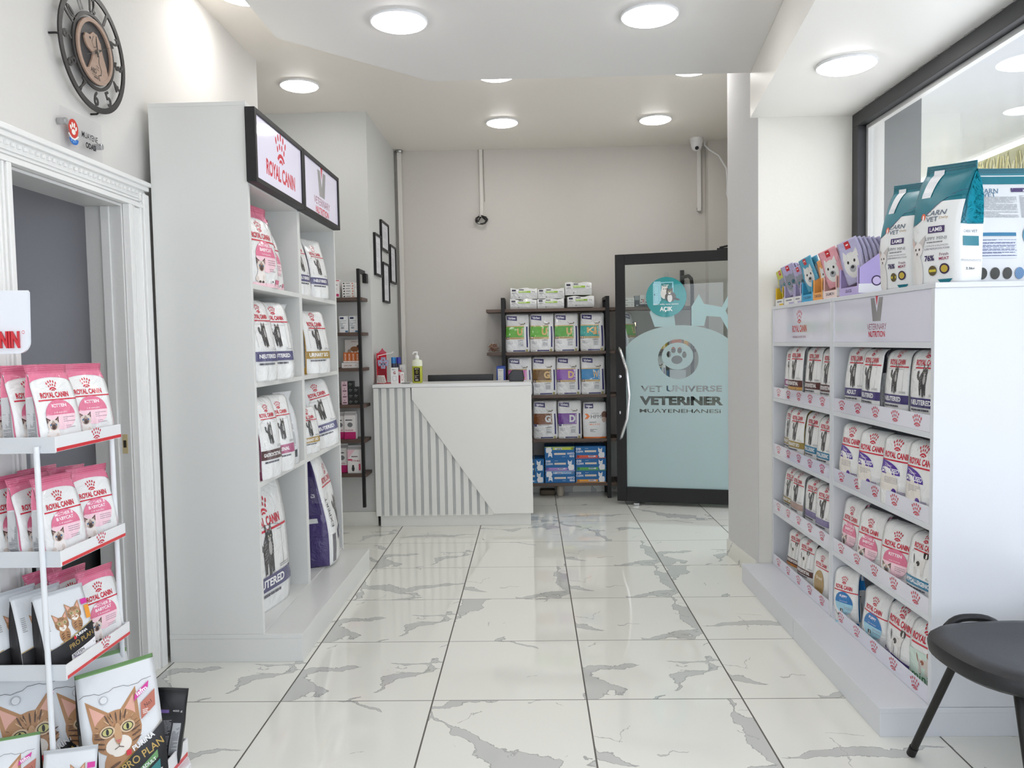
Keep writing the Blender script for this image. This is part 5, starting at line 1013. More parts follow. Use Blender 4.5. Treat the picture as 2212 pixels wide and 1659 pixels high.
# cardboard-like bags lying on top
def lying(x, z, w, h, lab, seed, rz=0):
    R = random.Random(seed); m = MB(); nx, nz = 8, 5; dp = .24
    def P(i, k, y): return (-w/2+w*i/nx, y+R.uniform(-.002, .002), h*k/nz+(.006*math.sin(i*1.3+seed) if k == nz else 0))
    fr = [[P(i, k, -.012*math.sin(pi*k/nz)) for i in range(nx+1)] for k in range(nz+1)]; bk = [[P(i, k, dp) for i in range(nx+1)] for k in range(nz+1)]
    vs = [p for row in fr for p in row]; o = len(vs); vs += [p for row in bk for p in row]; fs = []
    for k in range(nz):
        for i in range(nx): a = k*(nx+1)+i; fs += [(a, a+1, a+nx+2, a+nx+1), (o+a+1, o+a, o+a+nx+1, o+a+nx+2)]
    for i in range(nx): fs += [(i+1, i, o+i, o+i+1)]
    for k in range(nz): a = k*(nx+1); fs += [(a, a+nx+1, o+a+nx+1, o+a), (a+nx, o+a+nx, o+a+2*nx+1, a+2*nx+1)]
    m.add(vs, fs, (226, 227, 226))
    tp = [(nz*(nx+1)+i, nz*(nx+1)+i+1, o+nz*(nx+1)+i+1, o+nz*(nx+1)+i) for i in range(nx)]; m.add(vs, tp, (128, 180, 50))
    art = [Rc(-w*.45, h*.72, -w*.3, h*.88, (44, 44, 66), 1), lines(-w*.18, h*.8, w*.05, h*.9, 1, (80, 80, 84), .8), Rc(-w*.2, h*.58, w*.25, h*.74, (150, 190, 60), 1), lines(-w*.18, h*.61, w*.2, h*.71, 1, (214, 230, 180), .8), T('3kg', w*.36, h*.66, w=w*.12, h=h*.12, col=(90, 92, 96)), T('HPM', -w*.37, h*.55, w=w*.16, h=h*.12, col=(110, 112, 116)), Rc(-w*.2, h*.12, -w*.16, h*.2, (120, 122, 126), 1), Ln([(-w*.5, h*.02), (-w*.34, h*.45)], .002, (200, 202, 202)), Ln([(w*.5, h*.02), (w*.34, h*.45)], .002, (200, 202, 202)), Ln([(-w*.5, h*.46), (w*.5, h*.48)], .0025, (190, 192, 192))]
    put(m, art, lambda a, b, l: (a, -.0035-.012*math.sin(pi*b/h)-.00002*l, b)); o = m.build('pet_food_bag', 'film', recalc=False, smooth=True); o.location = (x, 6.90, z); o.rotation_euler = (0, 0, math.radians(rz)); tag(o, lab, 'bag', 'green-topped bags lying on the back shelf')
lying(-.06, 1.686, .235, .085, 'green-topped bag lying under another, post end of the back shelf', 1); lying(-.055, 1.773, .235, .095, 'green-topped bag on top of the pile at the post end', 2, 2)
lying(.18, 1.686, .235, .085, 'green-topped bag at the bottom of the middle pile', 3); lying(.185, 1.773, .235, .088, 'green-topped bag at the top of the middle pile', 4)
lying(.445, 1.693, .235, .095, 'green-topped bag under the tilted one beside the glass door', 5, 3); lying(.425, 1.80, .235, .11, 'topmost tilted green-topped bag beside the glass door', 6, 5)
# litter boxes
def litter(x, z, lab, strip, flip=False, y=6.87):
    w, h = .266, .107; m = MB().box(-w/2, 0, 0, w/2, .24, h, (24, 104, 168)); wh = (236, 238, 242)
    a = [T('EVER', -.105, .085, w=.044, h=.018, col=wh, bold=.03), T('CLEAN', -.098, .062, w=.064, h=.018, col=wh, bold=.03), Rc(-.052, .055, .05, .072, (226, 214, 200), 1), Pg([(-.118, .018), (-.108, .008), (.06, .008), (.066, .018), (.06, .028), (-.108, .028)], strip), El(-.112, .018, .012, .012, tuple(max(0, v-50) for v in strip)), Rc(-.02, .012, .045, .024, (214, 220, 232), 1), lines(-.015, .014, .04, .022, 1, (90, 100, 130), .8), Rc(-.133, 0, .133, .005, strip, 1),
         El(.095, .03, .026, .026, wh), El(.085, .066, .017, .016, wh), Pg([(.068, .07), (.068, .098), (.082, .08)], wh), Pg([(.09, .08), (.104, .096), (.102, .07)], wh), El(.115, .03, .008, .026, wh), Rc(.076, .005, .084, .03, wh, 1), Rc(.10, .005, .108, .03, wh, 1), El(.08, .067, .002, .003, (40, 60, 90)), El(.09, .067, .002, .003, (40, 60, 90)), lines(-.05, .085, -.01, .09, 1, (170, 200, 226), .7)]
    if flip: a = [([(-p[0], h-p[1]) for p in v_], f_, c_) for v_, f_, c_ in a]
    put(m, a, lambda q, b, l: (q, -.0003-.00002*l, b)); o = m.build('litter_box', 'card', recalc=False); o.location = (x, y, z+.0006); tag(o, lab, 'box', 'blue litter cartons on the lowest back shelf')
for i, (x, sts) in enumerate(((.24, (((150, 180, 214), True), ((176, 140, 206), False), ((190, 204, 60), True))), (.513, (((236, 166, 60), False), ((96, 176, 80), False), ((226, 92, 60), False))))):
    for k, (sc, fl) in enumerate(sts): litter(x+(.003 if k == 1 else 0), EZ[4]+k*.108, 'blue litter carton, %s of the %s stack, with %s stripe' % (('bottom', 'middle', 'top')[k], ('middle', 'post-side')[i], (('pale blue', 'lilac', 'lime'), ('amber', 'green', 'orange-red'))[i][k]), sc, fl)
for k in range(2): litter(-.034, EZ[4]+k*.108, 'blue litter carton, %s of the stack half hidden by the counter' % ('bottom', 'top')[k], (80, 150, 200))
tag(MB().lathe([(.03, 0), (.036, .02), (.034, .075), (.024, .095), (.02, .1), (.001, .1)], (186, 178, 162), 16).build('jar', 'plastic', smooth=True), 'small beige jar on the floor under the back shelf', 'jar').location = (.245, 7.0, 0)
t_ = MB(); R = random.Random(2)
tag(MB().box(-.07, -.05, 0, .07, .05, .05, (96, 84, 66)).build('toolbox', 'card', bevel=.01), 'low brown box in the dark under the back shelf', 'box').location = (.13, 7.05, 0)
# glass jar of dried flowers
t = empty('glass_jar', (-.335, 6.97, 1.3055), 'round glass jar of dried rose petals at the end of the back shelf', 'jar')
MB().lathe([(.001, 0), (.04, 0), (.056, .02), (.06, .05), (.052, .082), (.04, .098), (.04, .115), (.043, .118)], WHITE, 28).build('glass_body', 'acrylic', t, smooth=True, recalc=False)
m = MB(); R = random.Random(5)
for i in range(150):
    a = R.uniform(0, 2*pi); q = R.uniform(.0, .048); z = R.uniform(.006, .072); x, y = q*math.cos(a), q*math.sin(a); s = .008; c_ = R.choice([(190, 130, 110), (220, 190, 160), (150, 84, 72), (226, 206, 176), (170, 120, 80)])
    m.add([(x-s, y, z), (x, y-s, z+.004), (x+s, y, z+.002), (x, y+s*.6, z+s)], [(0, 1, 2), (0, 2, 3), (1, 2, 3)], c_)
o = m.build('petals', 'paper', t, recalc=False); o['kind'] = 'stuff'

# items seen through the glass door
Z1, Z2 = 1.686, 1.31
for k in range(2): bx(.865, 6.93, Z1+k*.042, .11, .04, .12, (228, 228, 224), 'long white box, %s of two on the pipe shelf' % ('lower', 'upper')[k], [lines(-.04, .012, .01, .024, 1, (120, 120, 122), .5), T('Y', .035, .02, w=.012, h=.012, col=(60, 60, 60))], grp='long white boxes behind the door')
bx(.945, 6.93, Z1, .04, .10, .06, (60, 72, 78), 'dark slate box beside the long white boxes', [Rc(-.02, .06, .02, .1, (150, 156, 158), 1), Rc(-.008, .01, .008, .018, (220, 220, 220), 1)])
for i in range(3): bx(.99+i*.045, 6.93, Z1, .042, .104, .06, (228, 226, 222), 'white spotted box, %s from the slate box on the pipe shelf' % ('first', 'second', 'third')[i], [Rc(-.021, 0, .021, .024, (50, 58, 62), 1)]+[El((-.01, .008, -.004, .01)[q], (.04, .045, .065, .06)[q], .006, .006, ((60, 50, 50), (190, 60, 60))[q % 2]) for q in range(4)], grp='spotted boxes behind the door')
bx(1.34, 6.93, Z1, .05, .13, .06, (232, 232, 230), 'tall white box near the bent pipe post', [Rc(-.025, 0, .025, .04, (30, 60, 90), 1)]); bx(1.27, 6.98, Z1, .08, .19, .04, (236, 232, 230), 'white box with red border behind the round door sign', [Ln([(-.036, .004), (.036, .004), (.036, .186), (-.036, .186)], .004, (200, 40, 50), True)])
bx(.865, 6.93, Z2, .06, .075, .06, (60, 176, 150), 'green and violet box at the door edge, second board', [Rc(-.03, 0, .03, .026, (110, 84, 170), 1), Rc(-.03, .026, .03, .036, (190, 200, 226), 1)]); bx(.945, 6.93, Z2, .09, .055, .06, (232, 226, 224), 'white box with red shapes on the second board', [El(-.02, .02, .01, .008, (200, 50, 70)), El(.02, .03, .016, .008, (200, 50, 70)), Rc(-.045, .048, .045, .055, (196, 40, 60), 1)])
bx(.93, 6.93, Z2+.0562, .07, .05, .05, (220, 222, 220), 'small white box with dark logo on top of the red-shape box', [Rc(-.03, .03, .0, .045, (60, 60, 66), 1), lines(-.03, .008, .03, .022, 1, (90, 90, 96), .7)])
bx(1.29, 6.93, Z2, .085, .15, .06, (214, 104, 54), 'orange and white pack behind the frosted glass', [Rc(-.0425, .09, .0425, .15, (236, 220, 190), 1), El(.0, .1, .03, .02, (220, 180, 80))]); bx(1.15, 6.93, Z2, .12, .13, .06, (228, 226, 190), 'cream pack with yellow foot behind the frosted glass', [Rc(-.06, 0, .06, .05, (226, 190, 60), 1)]); bx(1.375, 6.93, Z2, .04, .14, .05, (240, 170, 50), 'amber pack beside the bent pipe post', [Rc(-.02, .07, .02, .14, (236, 230, 220), 1)])
for i, (x, z, c_) in enumerate(((.95, .923, (214, 216, 214)), (1.15, .923, (120, 160, 200)), (1.3, .923, (206, 206, 210)), (1.0, .532, (60, 120, 190)), (1.25, .532, (230, 234, 236)), (.95, .138, (120, 110, 150)), (1.2, .138, (120, 196, 226)))):
    bx(x, 6.93, z, .14, .2, .12, c_, '%s carton behind the frosted lower glass' % ('pale grey', 'mid blue', 'silver', 'strong blue', 'white', 'violet', 'sky blue')[i], [lines(-.05, .05, .05, .12, 4, (90, 90, 96), .4, i)], name='carton', cat_='carton')
t = empty('night_light', (.945, 7.145, 1.43), 'black pill-shaped wall light with glowing cream panel, seen through the glass door', 'light')
MB().prism([(.022*math.cos(a)+0, .075*(1 if math.sin(a) > 0 else -1)*.45+.03*math.sin(a)+.07) for a in [2*pi*i/24 for i in range(24)]], 0, .022, 'y', (26, 26, 28)).build('housing', 'plastic', t)
MB().box(-.016, -.001, .07, .016, -.0003, .125, WHITE).build('light_panel', 'night_glow', t); MB().lathe([(.008, 0), (.006, .003), (.001, .003)], (200, 200, 200), 16).build('sensor', 'plastic', t)
for c_ in t.children:
    if c_.name.startswith('sensor'): c_.rotation_euler = (pi/2, 0, 0); c_.location = (0, -.0005, .04)

# ================================================================== OPEN GLASS DOOR
HX, HY, EX, EY = 1.735, 6.345, .72, 6.604
ang = math.atan2(HY-EY, HX-EX); Wd = math.hypot(HX-EX, HY-EY)
do = empty('glass_door', (EX, EY, 0), 'open black-framed glass door with frosted lower panel and bow handle', 'door', rz=ang)
m = MB().box(0, -.025, .03, .08, .02, 2.11, BK).box(Wd-.08, -.025, .03, Wd, .02, 2.11, BK).box(.08, -.025, 2.025, Wd-.08, .02, 2.11, BK).box(.08, -.025, .03, Wd-.08, .02, .15, BK)
m.build('frame', 'black_metal', do, bevel=.003)
MB().box(.08, -.004, .15, Wd-.08, .0, 2.025, WHITE).build('pane', 'glass', do)
# frosted film with cut-out writing: outline curves filled with holes
cx = Wd/2; CS = .0025; gx0, gx1, gz0 = .083, Wd-.083, .152; NX = int((gx1-gx0)/CS); cut = {}
def cutcell(x, z): cut.setdefault(int((z-gz0)/CS), set()).add(int((x-gx0)/CS))
def holes(txt, x, y, w, h, bold=.01):
    vs, fs, bb, _ = glyphs(txt, bold); P = [(x+((v[0]-bb[0])/(bb[2]-bb[0])-.5)*w, y+((v[1]-bb[1])/(bb[3]-bb[1])-.5)*h) for v in vs]
    for q in fs:
        for k_ in range(1, len(q)-1):
            A, B, C = P[q[0]], P[q[k_]], P[q[k_+1]]; dd = (B[0]-A[0])*(C[1]-A[1])-(C[0]-A[0])*(B[1]-A[1])
            if abs(dd) < 1e-12: continue
            xa = min(A[0], B[0], C[0]); xb = max(A[0], B[0], C[0]); ya = min(A[1], B[1], C[1]); yb = max(A[1], B[1], C[1])
            for iz in range(int((ya-gz0)/CS), int((yb-gz0)/CS)+1):
                for ix in range(int((xa-gx0)/CS), int((xb-gx0)/CS)+1):
                    X, Z = gx0+(ix+.5)*CS, gz0+(iz+.5)*CS
                    u = ((X-A[0])*(C[1]-A[1])-(C[0]-A[0])*(Z-A[1]))/dd; v = ((B[0]-A[0])*(Z-A[1])-(X-A[0])*(B[1]-A[1]))/dd
                    if u >= 0 and v >= 0 and u+v <= 1: cut.setdefault(iz, set()).add(ix)
holes('VET UNIVERSE', cx+.01, .985, .66, .05, .03); holes('VETERiNER', cx+.01, .885, .68, .075, .05); holes('MUAYENEHANESi', cx+.0, .80, .66, .032, .03)
def inel(x, z, ex, ez, a, b): return ((x-ex)/a)**2+((z-ez)/b)**2 < 1
m = MB()
for iz in range(int((1.512-gz0)/CS)):
    Z = gz0+(iz+.5)*CS; run = None
    for ix in range(NX+1):
        X = gx0+(ix+.5)*CS; ok = ix < NX
        if ok:
            top = 1.24+.27*max(0, 1-((X-cx)/.47)**2)**.5 if abs(X-cx) < .46 else 1.29
            ok = Z < max(top, 1.29)
            if ok and ix in cut.get(iz, ()): ok = False
            if ok and inel(X, Z, cx-.01, 1.23, .165, .165):
                ok = inel(X, Z, cx-.015, 1.255, .128, .112)
                if ok and (inel(X, Z, cx-.02, 1.225, .045, .035) or any(inel(X, Z, cx-.02+dx, 1.24+dy, .018, .026) for dx, dy in ((-.065, .03), (-.028, .065), (.022, .062), (.06, .025)))): ok = False
        if ok and run is None: run = X-CS/2
        if not ok and run is not None:
            m.add([(run, -.0052, Z-CS/2), (X-CS/2, -.0052, Z-CS/2), (X-CS/2, -.0052, Z+CS/2), (run, -.0052, Z+CS/2)], [(0, 1, 2, 3)], WHITE); run = None
m.build('frosted_film', 'frosted', do, recalc=False)
# frosted cat and dog figures standing on the dome
m = MB(); fr = WHITE
def fig(poly): m.prism(poly, -.0054, -.0052, 'y', fr)
fig([(cx-.20, 1.50), (cx-.24, 1.62), (cx-.20, 1.70), (cx-.14, 1.72), (cx-.10, 1.66), (cx-.04, 1.60), (cx-.03, 1.50)])
fig([(cx+.10, 1.50), (cx+.10, 1.66), (cx+.16, 1.76), (cx+.20, 1.68), (cx+.34, 1.65), (cx+.39, 1.74), (cx+.40, 1.68), (cx+.37, 1.62), (cx+.44, 1.46), (cx+.40, 1.44), (cx+.33, 1.57), (cx+.22, 1.58), (cx+.20, 1.50)])
m.build('frosted_figures', 'frosted', do)
MB().tube([(.035, -.03, 1.33), (.05, -.075, 1.30), (.10, -.10, 1.15), (.118, -.105, .945), (.10, -.10, .74), (.05, -.075, .59), (.035, -.03, .56)], .0125, (230, 230, 232), 12).build('handle', 'chrome', do, smooth=True)
MB().lathe([(.013, 0), (.013, .006), (.001, .008)], (180, 180, 184), 18, at=(0, 0, 0)).build('lock_knob', 'chrome', do).matrix_local = Matrix.Translation((.035, -.026, 1.09))@Matrix.Rotation(pi/2, 4, 'X')
MB().box(-.005, -.004, -.012, .005, 0, .012, (200, 200, 204)).build('keyhole_plate', 'chrome', do).location = (.033, -.026, .785)
MB().box(.14, -.05, .0, .19, -.02, .022, (190, 192, 196)).build('floor_stop', 'chrome', do, bevel=.004)
MB().box(Wd-.22, -.02, 2.111, Wd-.03, .01, 2.125, BK).tube([(Wd-.2, 0, 2.13), (Wd-.06, .0, 2.155), (Wd+.02, 0, 2.16)], .008, BK).build('closer_arm', 'black_metal', do)
# round open sign
so = empty('open_sign', (EX, EY, 0), 'round teal open sign with two kittens hanging on the glass door', 'sign', rz=ang)
sxx, szz = .42, 1.745; Rr = .165; te = (24, 146, 150)
m = MB(); n = 48; vs = [(sxx+Rr*math.cos(2*pi*i/n), -.012, szz+Rr*math.sin(2*pi*i/n)) for i in range(n)]; vb = [(x, -.0085, z) for x, y, z in vs]
m.add(vs+vb, [tuple(range(n)), tuple(reversed(range(n, 2*n)))]+[(i, n+i, n+(i+1) % n, (i+1) % n) for i in range(n)], te)
pb = (150, 206, 220)
a = [Rc(-.055, -.03, -.012, .115, pb, 1), Rc(-.10, -.035, -.045, .13, pb, 1), Pg([(-.106, .115), (-.052, .10), (-.052, -.05), (-.106, -.065)], (160, 214, 226)), Ln([(-.045, -.03), (-.045, .12), (.055, .12), (.055, .02)], .012, pb), Rc(-.04, -.03, .048, .112, (20, 120, 122), 1), Ln([(-.098, .03), (-.098, .095), (-.06, .088), (-.06, .03)], .003, (110, 170, 190), True), Ln([(-.098, -.045), (-.098, .015), (-.06, .018), (-.06, -.035)], .003, (110, 170, 190), True), El(-.095, .022, .004, .006, (40, 60, 70)), T('UNiQUE', .0, .098, w=.045, h=.01, col=(230, 240, 240), bold=.03)]
a += [El(-.015, .03, .03, .045, (216, 214, 208)), El(-.012, .065, .026, .024, (226, 222, 214)), Pg([(-.036, .07), (-.036, .098), (-.018, .085)], (216, 214, 208)), Pg([(-.004, .086), (.014, .098), (.012, .07)], (216, 214, 208)), El(-.02, .066, .004, .004, (30, 30, 30)), El(-.004, .066, .004, .004, (30, 30, 30)),
      El(.035, .0, .045, .042, (86, 82, 78)), El(.03, -.01, .02, .034, (222, 222, 220)), El(.028, .04, .028, .026, (98, 94, 90)), Pg([(.002, .048), (.004, .076), (.024, .064)], (90, 84, 80)), Pg([(.034, .064), (.054, .076), (.054, .048)], (90, 84, 80)), El(.02, .042, .004, .004, (226, 220, 140)), El(.038, .042, .004, .004, (226, 220, 140)), El(.028, .03, .01, .007, (226, 224, 220)), El(.085, -.02, .025, .01, (60, 58, 56), -.3)]
a += [T('İçeri gelin, oyun zamanı', 0, -.058, w=.20, h=.017, col=(236, 242, 242), bold=.02), T('AÇIK', 0, -.102, w=.105, h=.045, col=(240, 246, 244), bold=.03)]
put(m, a, lambda x, y, l: (sxx+x, -.0122-.00002*l, szz+y)); m.build('sign_disc', 'acrylic_print', so, recalc=False)
MB().lathe([(.022, -.02), (.018, .004), (.008, .01), (.001, .012)], WHITE, 18).build('suction_cup', 'acrylic', so, smooth=True).matrix_local = Matrix.Translation((sxx, -.006, szz+.185))@Matrix.Rotation(pi/2, 4, 'X')

# ================================================================== wall items
def frame_(y, z, h, w, lab):
    t = empty('certificate_frame', (-1.213, y, z), lab, 'picture', 'narrow framed certificates'); fw = .016
    MB().box(0, -w/2, -h/2, .018, -w/2+fw, h/2, (24, 24, 24)).box(0, w/2-fw, -h/2, .018, w/2, h/2, (24, 24, 24)).box(0, -w/2+fw, h/2-fw, .018, w/2-fw, h/2, (24, 24, 24)).box(0, -w/2+fw, -h/2, .018, w/2-fw, -h/2+fw, (24, 24, 24)).build('frame', 'black_metal', t, bevel=.001)
    m = MB().box(.001, -w/2+fw, -h/2+fw, .008, w/2-fw, h/2-fw, (220, 220, 224)); put(m, [lines(-w*.28, -h*.05, w*.28, h*.3, 9, (170, 172, 180), .25, 3), lines(-w*.28, -h*.3, w*.28, -h*.15, 4, (180, 182, 188), .25, 4)], lambda x, y_, l: (.0083, x, y_)); m.build('certificate', 'paper', t, recalc=False)
frame_(6.20, 2.103, .33, .255, 'narrow black-framed certificate, the one nearest the alcove corner'); frame_(6.513, 2.291, .24, .33, 'topmost black-framed certificate of the four on the return wall')
frame_(6.872, 2.094, .33, .27, 'black-framed certificate nearest the corner pipe'); frame_(6.522, 1.908, .33, .27, 'lowest black-framed certificate of the four on the return wall')
t = empty('pipe_duct', (-1.168, 7.13, 0), 'full-height white pipe in the back corner with a metal ceiling collar', 'pipe')
MB().box(-.018, -.02, 0, .018, .03, ZU-.02, (222, 218, 212)).build('duct', 'wall_paint', t, bevel=.003); MB().lathe([(.032, -.022), (.036, -.008), (.03, -.001), (.001, -.001)], (180, 178, 174), 20, at=(0, 0, ZU)).build('collar', 'chrome', t, smooth=True)
t = empty('cable_duct', (-.43, 7.165, 2.52), 'white cable duct hanging from the ceiling above the counter, ending in bundled wires', 'duct')
MB().box(-.014, -.018, .02, .016, .003, ZU-2.522, (222, 218, 212)).build('duct', 'wall_paint', t, bevel=.002)
m = MB(); R = random.Random(8)
for i in range(9):
    a0 = R.uniform(0, 6); pts = [(R.uniform(-.008, .008), -.02, .03)]+[(.058*math.cos(a0+q*.7)*(.75+.03*i), -.04+.012*math.sin(q*1.7+i), -.012+.036*math.sin(a0+q*.7)) for q in range(8)]
    m.tube(pts, .006, ((30, 26, 26), (24, 22, 24), (200, 196, 190), (40, 34, 30))[i % 4 if i % 3 else 0], 6)
m.build('cable_bundle', 'plastic', t, smooth=True)
MB().tube([(.024, -.004, ZU-2.522), (.026, -.006, .3), (.03, -.006, .16)], .002, (120, 116, 112), 6).build('thin_wire', 'plastic', t)
t = empty('cable_duct', (1.541, 7.165, 2.55), 'short white cable duct under the security camera', 'duct')
MB().box(-.017, -.03, .0, .017, .003, ZU-2.552, (226, 224, 220)).build('duct', 'plastic', t, bevel=.003); MB().tube([(-.022, -.02, .03), (-.016, -.024, -.004), (.0, -.026, -.016), (.016, -.024, -.004), (.022, -.02, .03)], .003, (150, 148, 146), 8).build('wire_loop', 'plastic', t, smooth=True)
t = empty('security_camera', (1.48, 6.95, ZU), 'white dome security camera on the ceiling of the back corner', 'camera')
MB().lathe([(.058, -.001), (.056, -.03), (.05, -.05)], (226, 226, 226), 28).build('base', 'plastic', t, smooth=True); o = MB().lathe([(.05, 0), (.048, -.02), (.038, -.048), (.02, -.062), (.001, -.065)], (226, 226, 228), 28).build('dome', 'plastic', t, smooth=True); o.location = (0, 0, -.048)
o = MB().lathe([(.017, 0), (.016, -.006), (.001, -.008)], (20, 20, 22), 20).build('lens', 'acrylic_print', t, smooth=True); o.location = (-.006, -.036, -.092); o.rotation_euler = (math.radians(-48), 0, 0)
tag(MB().tube([(1.56, 7.0, ZU-.004), (1.56, 7.0, 3.10), (1.60, 7.0, 3.06), (1.68, 6.98, 3.0), (1.74, 6.95, 2.88), (1.745, 6.94, 2.74), (1.74, 6.94, 2.66), (1.76, 6.94, 2.60)], .008, (226, 226, 226), 10).build('camera_cable', 'plastic', smooth=True), 'white cable curving from the security camera to the side wall', 'cable')

# wall clock
CX, CY_, CZ = XL+.03, 2.95, 2.51
t = empty('wall_clock', (CX, CY_, CZ), 'round black skeleton wall clock with wooden dog silhouette centre', 'clock')
def P3(y, z, x): return (x, y, z)
def annulus(mb, r0, r1, x0, x1, c, n=64, e=1.0):
    vs = []
    for k in range(n):
        a = 2*pi*k/n; cy_, cz_ = math.cos(a)*e, math.sin(a)
        vs += [(x0, r0*cy_, r0*cz_), (x0, r1*cy_, r1*cz_), (x1, r1*cy_, r1*cz_), (x1, r0*cy_, r0*cz_)]
    fs = []
    for k in range(n):
        j = (k+1) % n
        for q in range(4): fs.append((4*k+q, 4*j+q, 4*j+(q+1) % 4, 4*k+(q+1) % 4))
    mb.add(vs, fs, c)
RO = .222
m = MB(); annulus(m, RO-.021, RO, 0, .006, (44, 42, 42)); annulus(m, .128, .140, 0, .006, (44, 42, 42))
for a in (0, 90, 180, 270):
    q = math.radians(a+4); m.tube([(.003, RO*math.cos(q)*.99, RO*math.sin(q)*.99), (-.004, (RO+.004)*math.cos(q), (RO+.004)*math.sin(q)), (-.028, (RO+.004)*math.cos(q), (RO+.004)*math.sin(q))], .004, (34, 32, 32), 6)
for a in range(12):
    q = math.radians(90-30*a); cs, sn = math.cos(q), math.sin(q)
    if a in (3, 7): bars = (0,)
    elif a in (0, 10): bars = (-.5, .5)
    else: bars = ()
    for bb in bars: m.tube([(.003, .138*cs-bb*.022*sn, .138*sn+bb*.022*cs), (.003, (RO-.012)*cs-bb*.022*sn, (RO-.012)*sn+bb*.022*cs)], .0032, (44, 42, 42), 6)
for a, s_ in ((12, '12'), (1, '1'), (2, '2'), (3, '3'), (4, '4'), (5, '5'), (6, '6'), (7, '7'), (8, '8'), (9, '9'), (10, '10'), (11, '11')):
    q = math.radians(90-30*a); rr = .172; art = [T(s_, 0, 0, w=(.012 if s_ == '1' else .022 if s_ == '11' else .03 if len(s_) < 2 else .04), h=.056, col=(44, 42, 42), bold=.02, rot=(q-pi/2) if not 3 < a < 9 else (q+pi/2))]
    put(m, art, lambda x, y, l: (.0065, rr*math.cos(q)+x, rr*math.sin(q)+y)); put(m, art, lambda x, y, l: (.003, rr*math.cos(q)+x, rr*math.sin(q)+y))
m.build('dial_ring', 'black_metal', t, recalc=False)
m = MB(); m.prism([(.121*math.cos(2*pi*i/56), .121*math.sin(2*pi*i/56)) for i in range(56)], .0, .004, 'x', (52, 50, 54)); m.build('centre_plate', 'black_metal', t)
WD = (182, 154, 136)
m = MB(); annulus(m, .104, .119, .004, .012, WD)
k = .115
m.prism([(k*x, k*y) for x, y in ((-.62, .28), (-.55, .42), (-.3, .45), (-.1, .60), (.12, .58), (.32, .36), (.42, .05), (.62, -.32), (.72, -.6), (.58, -.74), (.30, -.9), (0, -.97), (-.35, -.9), (-.62, -.72), (-.42, -.62), (-.22, -.30), (-.12, -.05), (-.2, -.08), (-.42, .0), (-.56, .12))], .004, .011, 'x', WD)
m.build('wooden_disc', 'light_wood', t, bevel=.0006)
m = MB(); dk = (36, 30, 28)
art = [El(-.035, .04, .006, .005, dk), Ln([(-.012, .055), (-.024, .03), (-.012, .012), (.006, .02), (.004, .05)], .003, dk), Ln([(.0, .0), (.02, -.01), (.018, -.035), (.034, -.06), (.03, -.078), (.012, -.084), (.02, -.104)], .0045, dk), Ln([(.0, -.05), (.016, -.056)], .0025, dk), Ln([(-.002, -.06), (.014, -.066)], .0025, dk), T('ABD', -.02, -.074, w=.04, h=.018, col=dk, bold=.02), T('VETERINER', -.008, -.090, w=.05, h=.006, col=dk), lines(-.02, -.101, .02, -.095, 1, dk, .7)]
put(m, art, lambda x, y, l: (.0113+.00002*l, x, y)); m.build('engraving', 'black_metal', t, recalc=False)
for nm, an, ln, w_, c_ in (('hour_hand', 97, .055, .004, (24, 22, 22)), ('minute_hand', 28, .11, .0035, (24, 22, 22)), ('second_hand', 205, .085, .001, (170, 168, 166))):
    q = math.radians(an); cs, sn = math.cos(q), math.sin(q)
    MB().prism([(-w_*sn-cs*.02, w_*cs-sn*.02), (ln*cs, ln*sn), (w_*sn-cs*.02, -w_*cs-sn*.02)], .016+.002*len(nm)/10, .0175+.002*len(nm)/10, 'x', c_).build(nm, 'plastic', t)
MB().prism([(.007*math.cos(2*pi*i/16), .007*math.sin(2*pi*i/16)) for i in range(16)], .011, .022, 'x', (190, 188, 186)).build('hand_cap', 'chrome', t)
MB().box(-.03, -.03, -.03, 0, .03, .03, (30, 30, 30)).build('movement_box', 'plastic', t)
# acrylic door sign
t = empty('room_sign', (XL+.02, 2.865, 2.17), 'clear acrylic room sign with paw emblem above the examination-room doorway', 'sign')
MB().box(0, -.13, -.079, .004, .13, .079, WHITE).build('acrylic_plate', 'acrylic', t)
m = MB(); wh = (240, 236, 230)
art = [El(-.056, .018, .030, .034, (206, 62, 50), .0, 26), El(-.056, -.018, .029, .022, (44, 110, 190), 0, 24, pi, 2*pi), Ln([(-.088, -.004), (-.07, -.018), (-.05, -.02), (-.026, -.004)], .006, wh), El(-.056, .006, .012, .010, wh), El(-.072, .020, .005, .009, wh, .4), El(-.062, .030, .005, .010, wh, .1), El(-.050, .030, .005, .010, wh, -.1), El(-.040, .020, .005, .009, wh, -.4),
       T('MUAYENE', .048, .014, w=.105, h=.022, col=(40, 40, 44), bold=.05), T('ODASI', .052, -.020, w=.068, h=.022, col=(40, 40, 44), bold=.05), Rc(-.08, -.046, -.04, -.044, (190, 180, 180), 1)]
art += [El(-.07+.012*i, -.026-.003*(i % 2), .004, .004, (120, 170, 220), 0, 8) for i in range(3)]
put(m, art, lambda x, y, l: (.0043+.00002*l, x, y)); m.build('printed_emblem', 'paper', t, recalc=False)
for yy, zz in ((-.112, .03), (.115, -.005)):
    MB().prism([(yy+.010*math.cos(2*pi*i/16), zz+.012*math.sin(2*pi*i/16)) for i in range(16)], -.019, .014, 'x', (190, 190, 192)).build('standoff', 'chrome', t, bevel=.001)

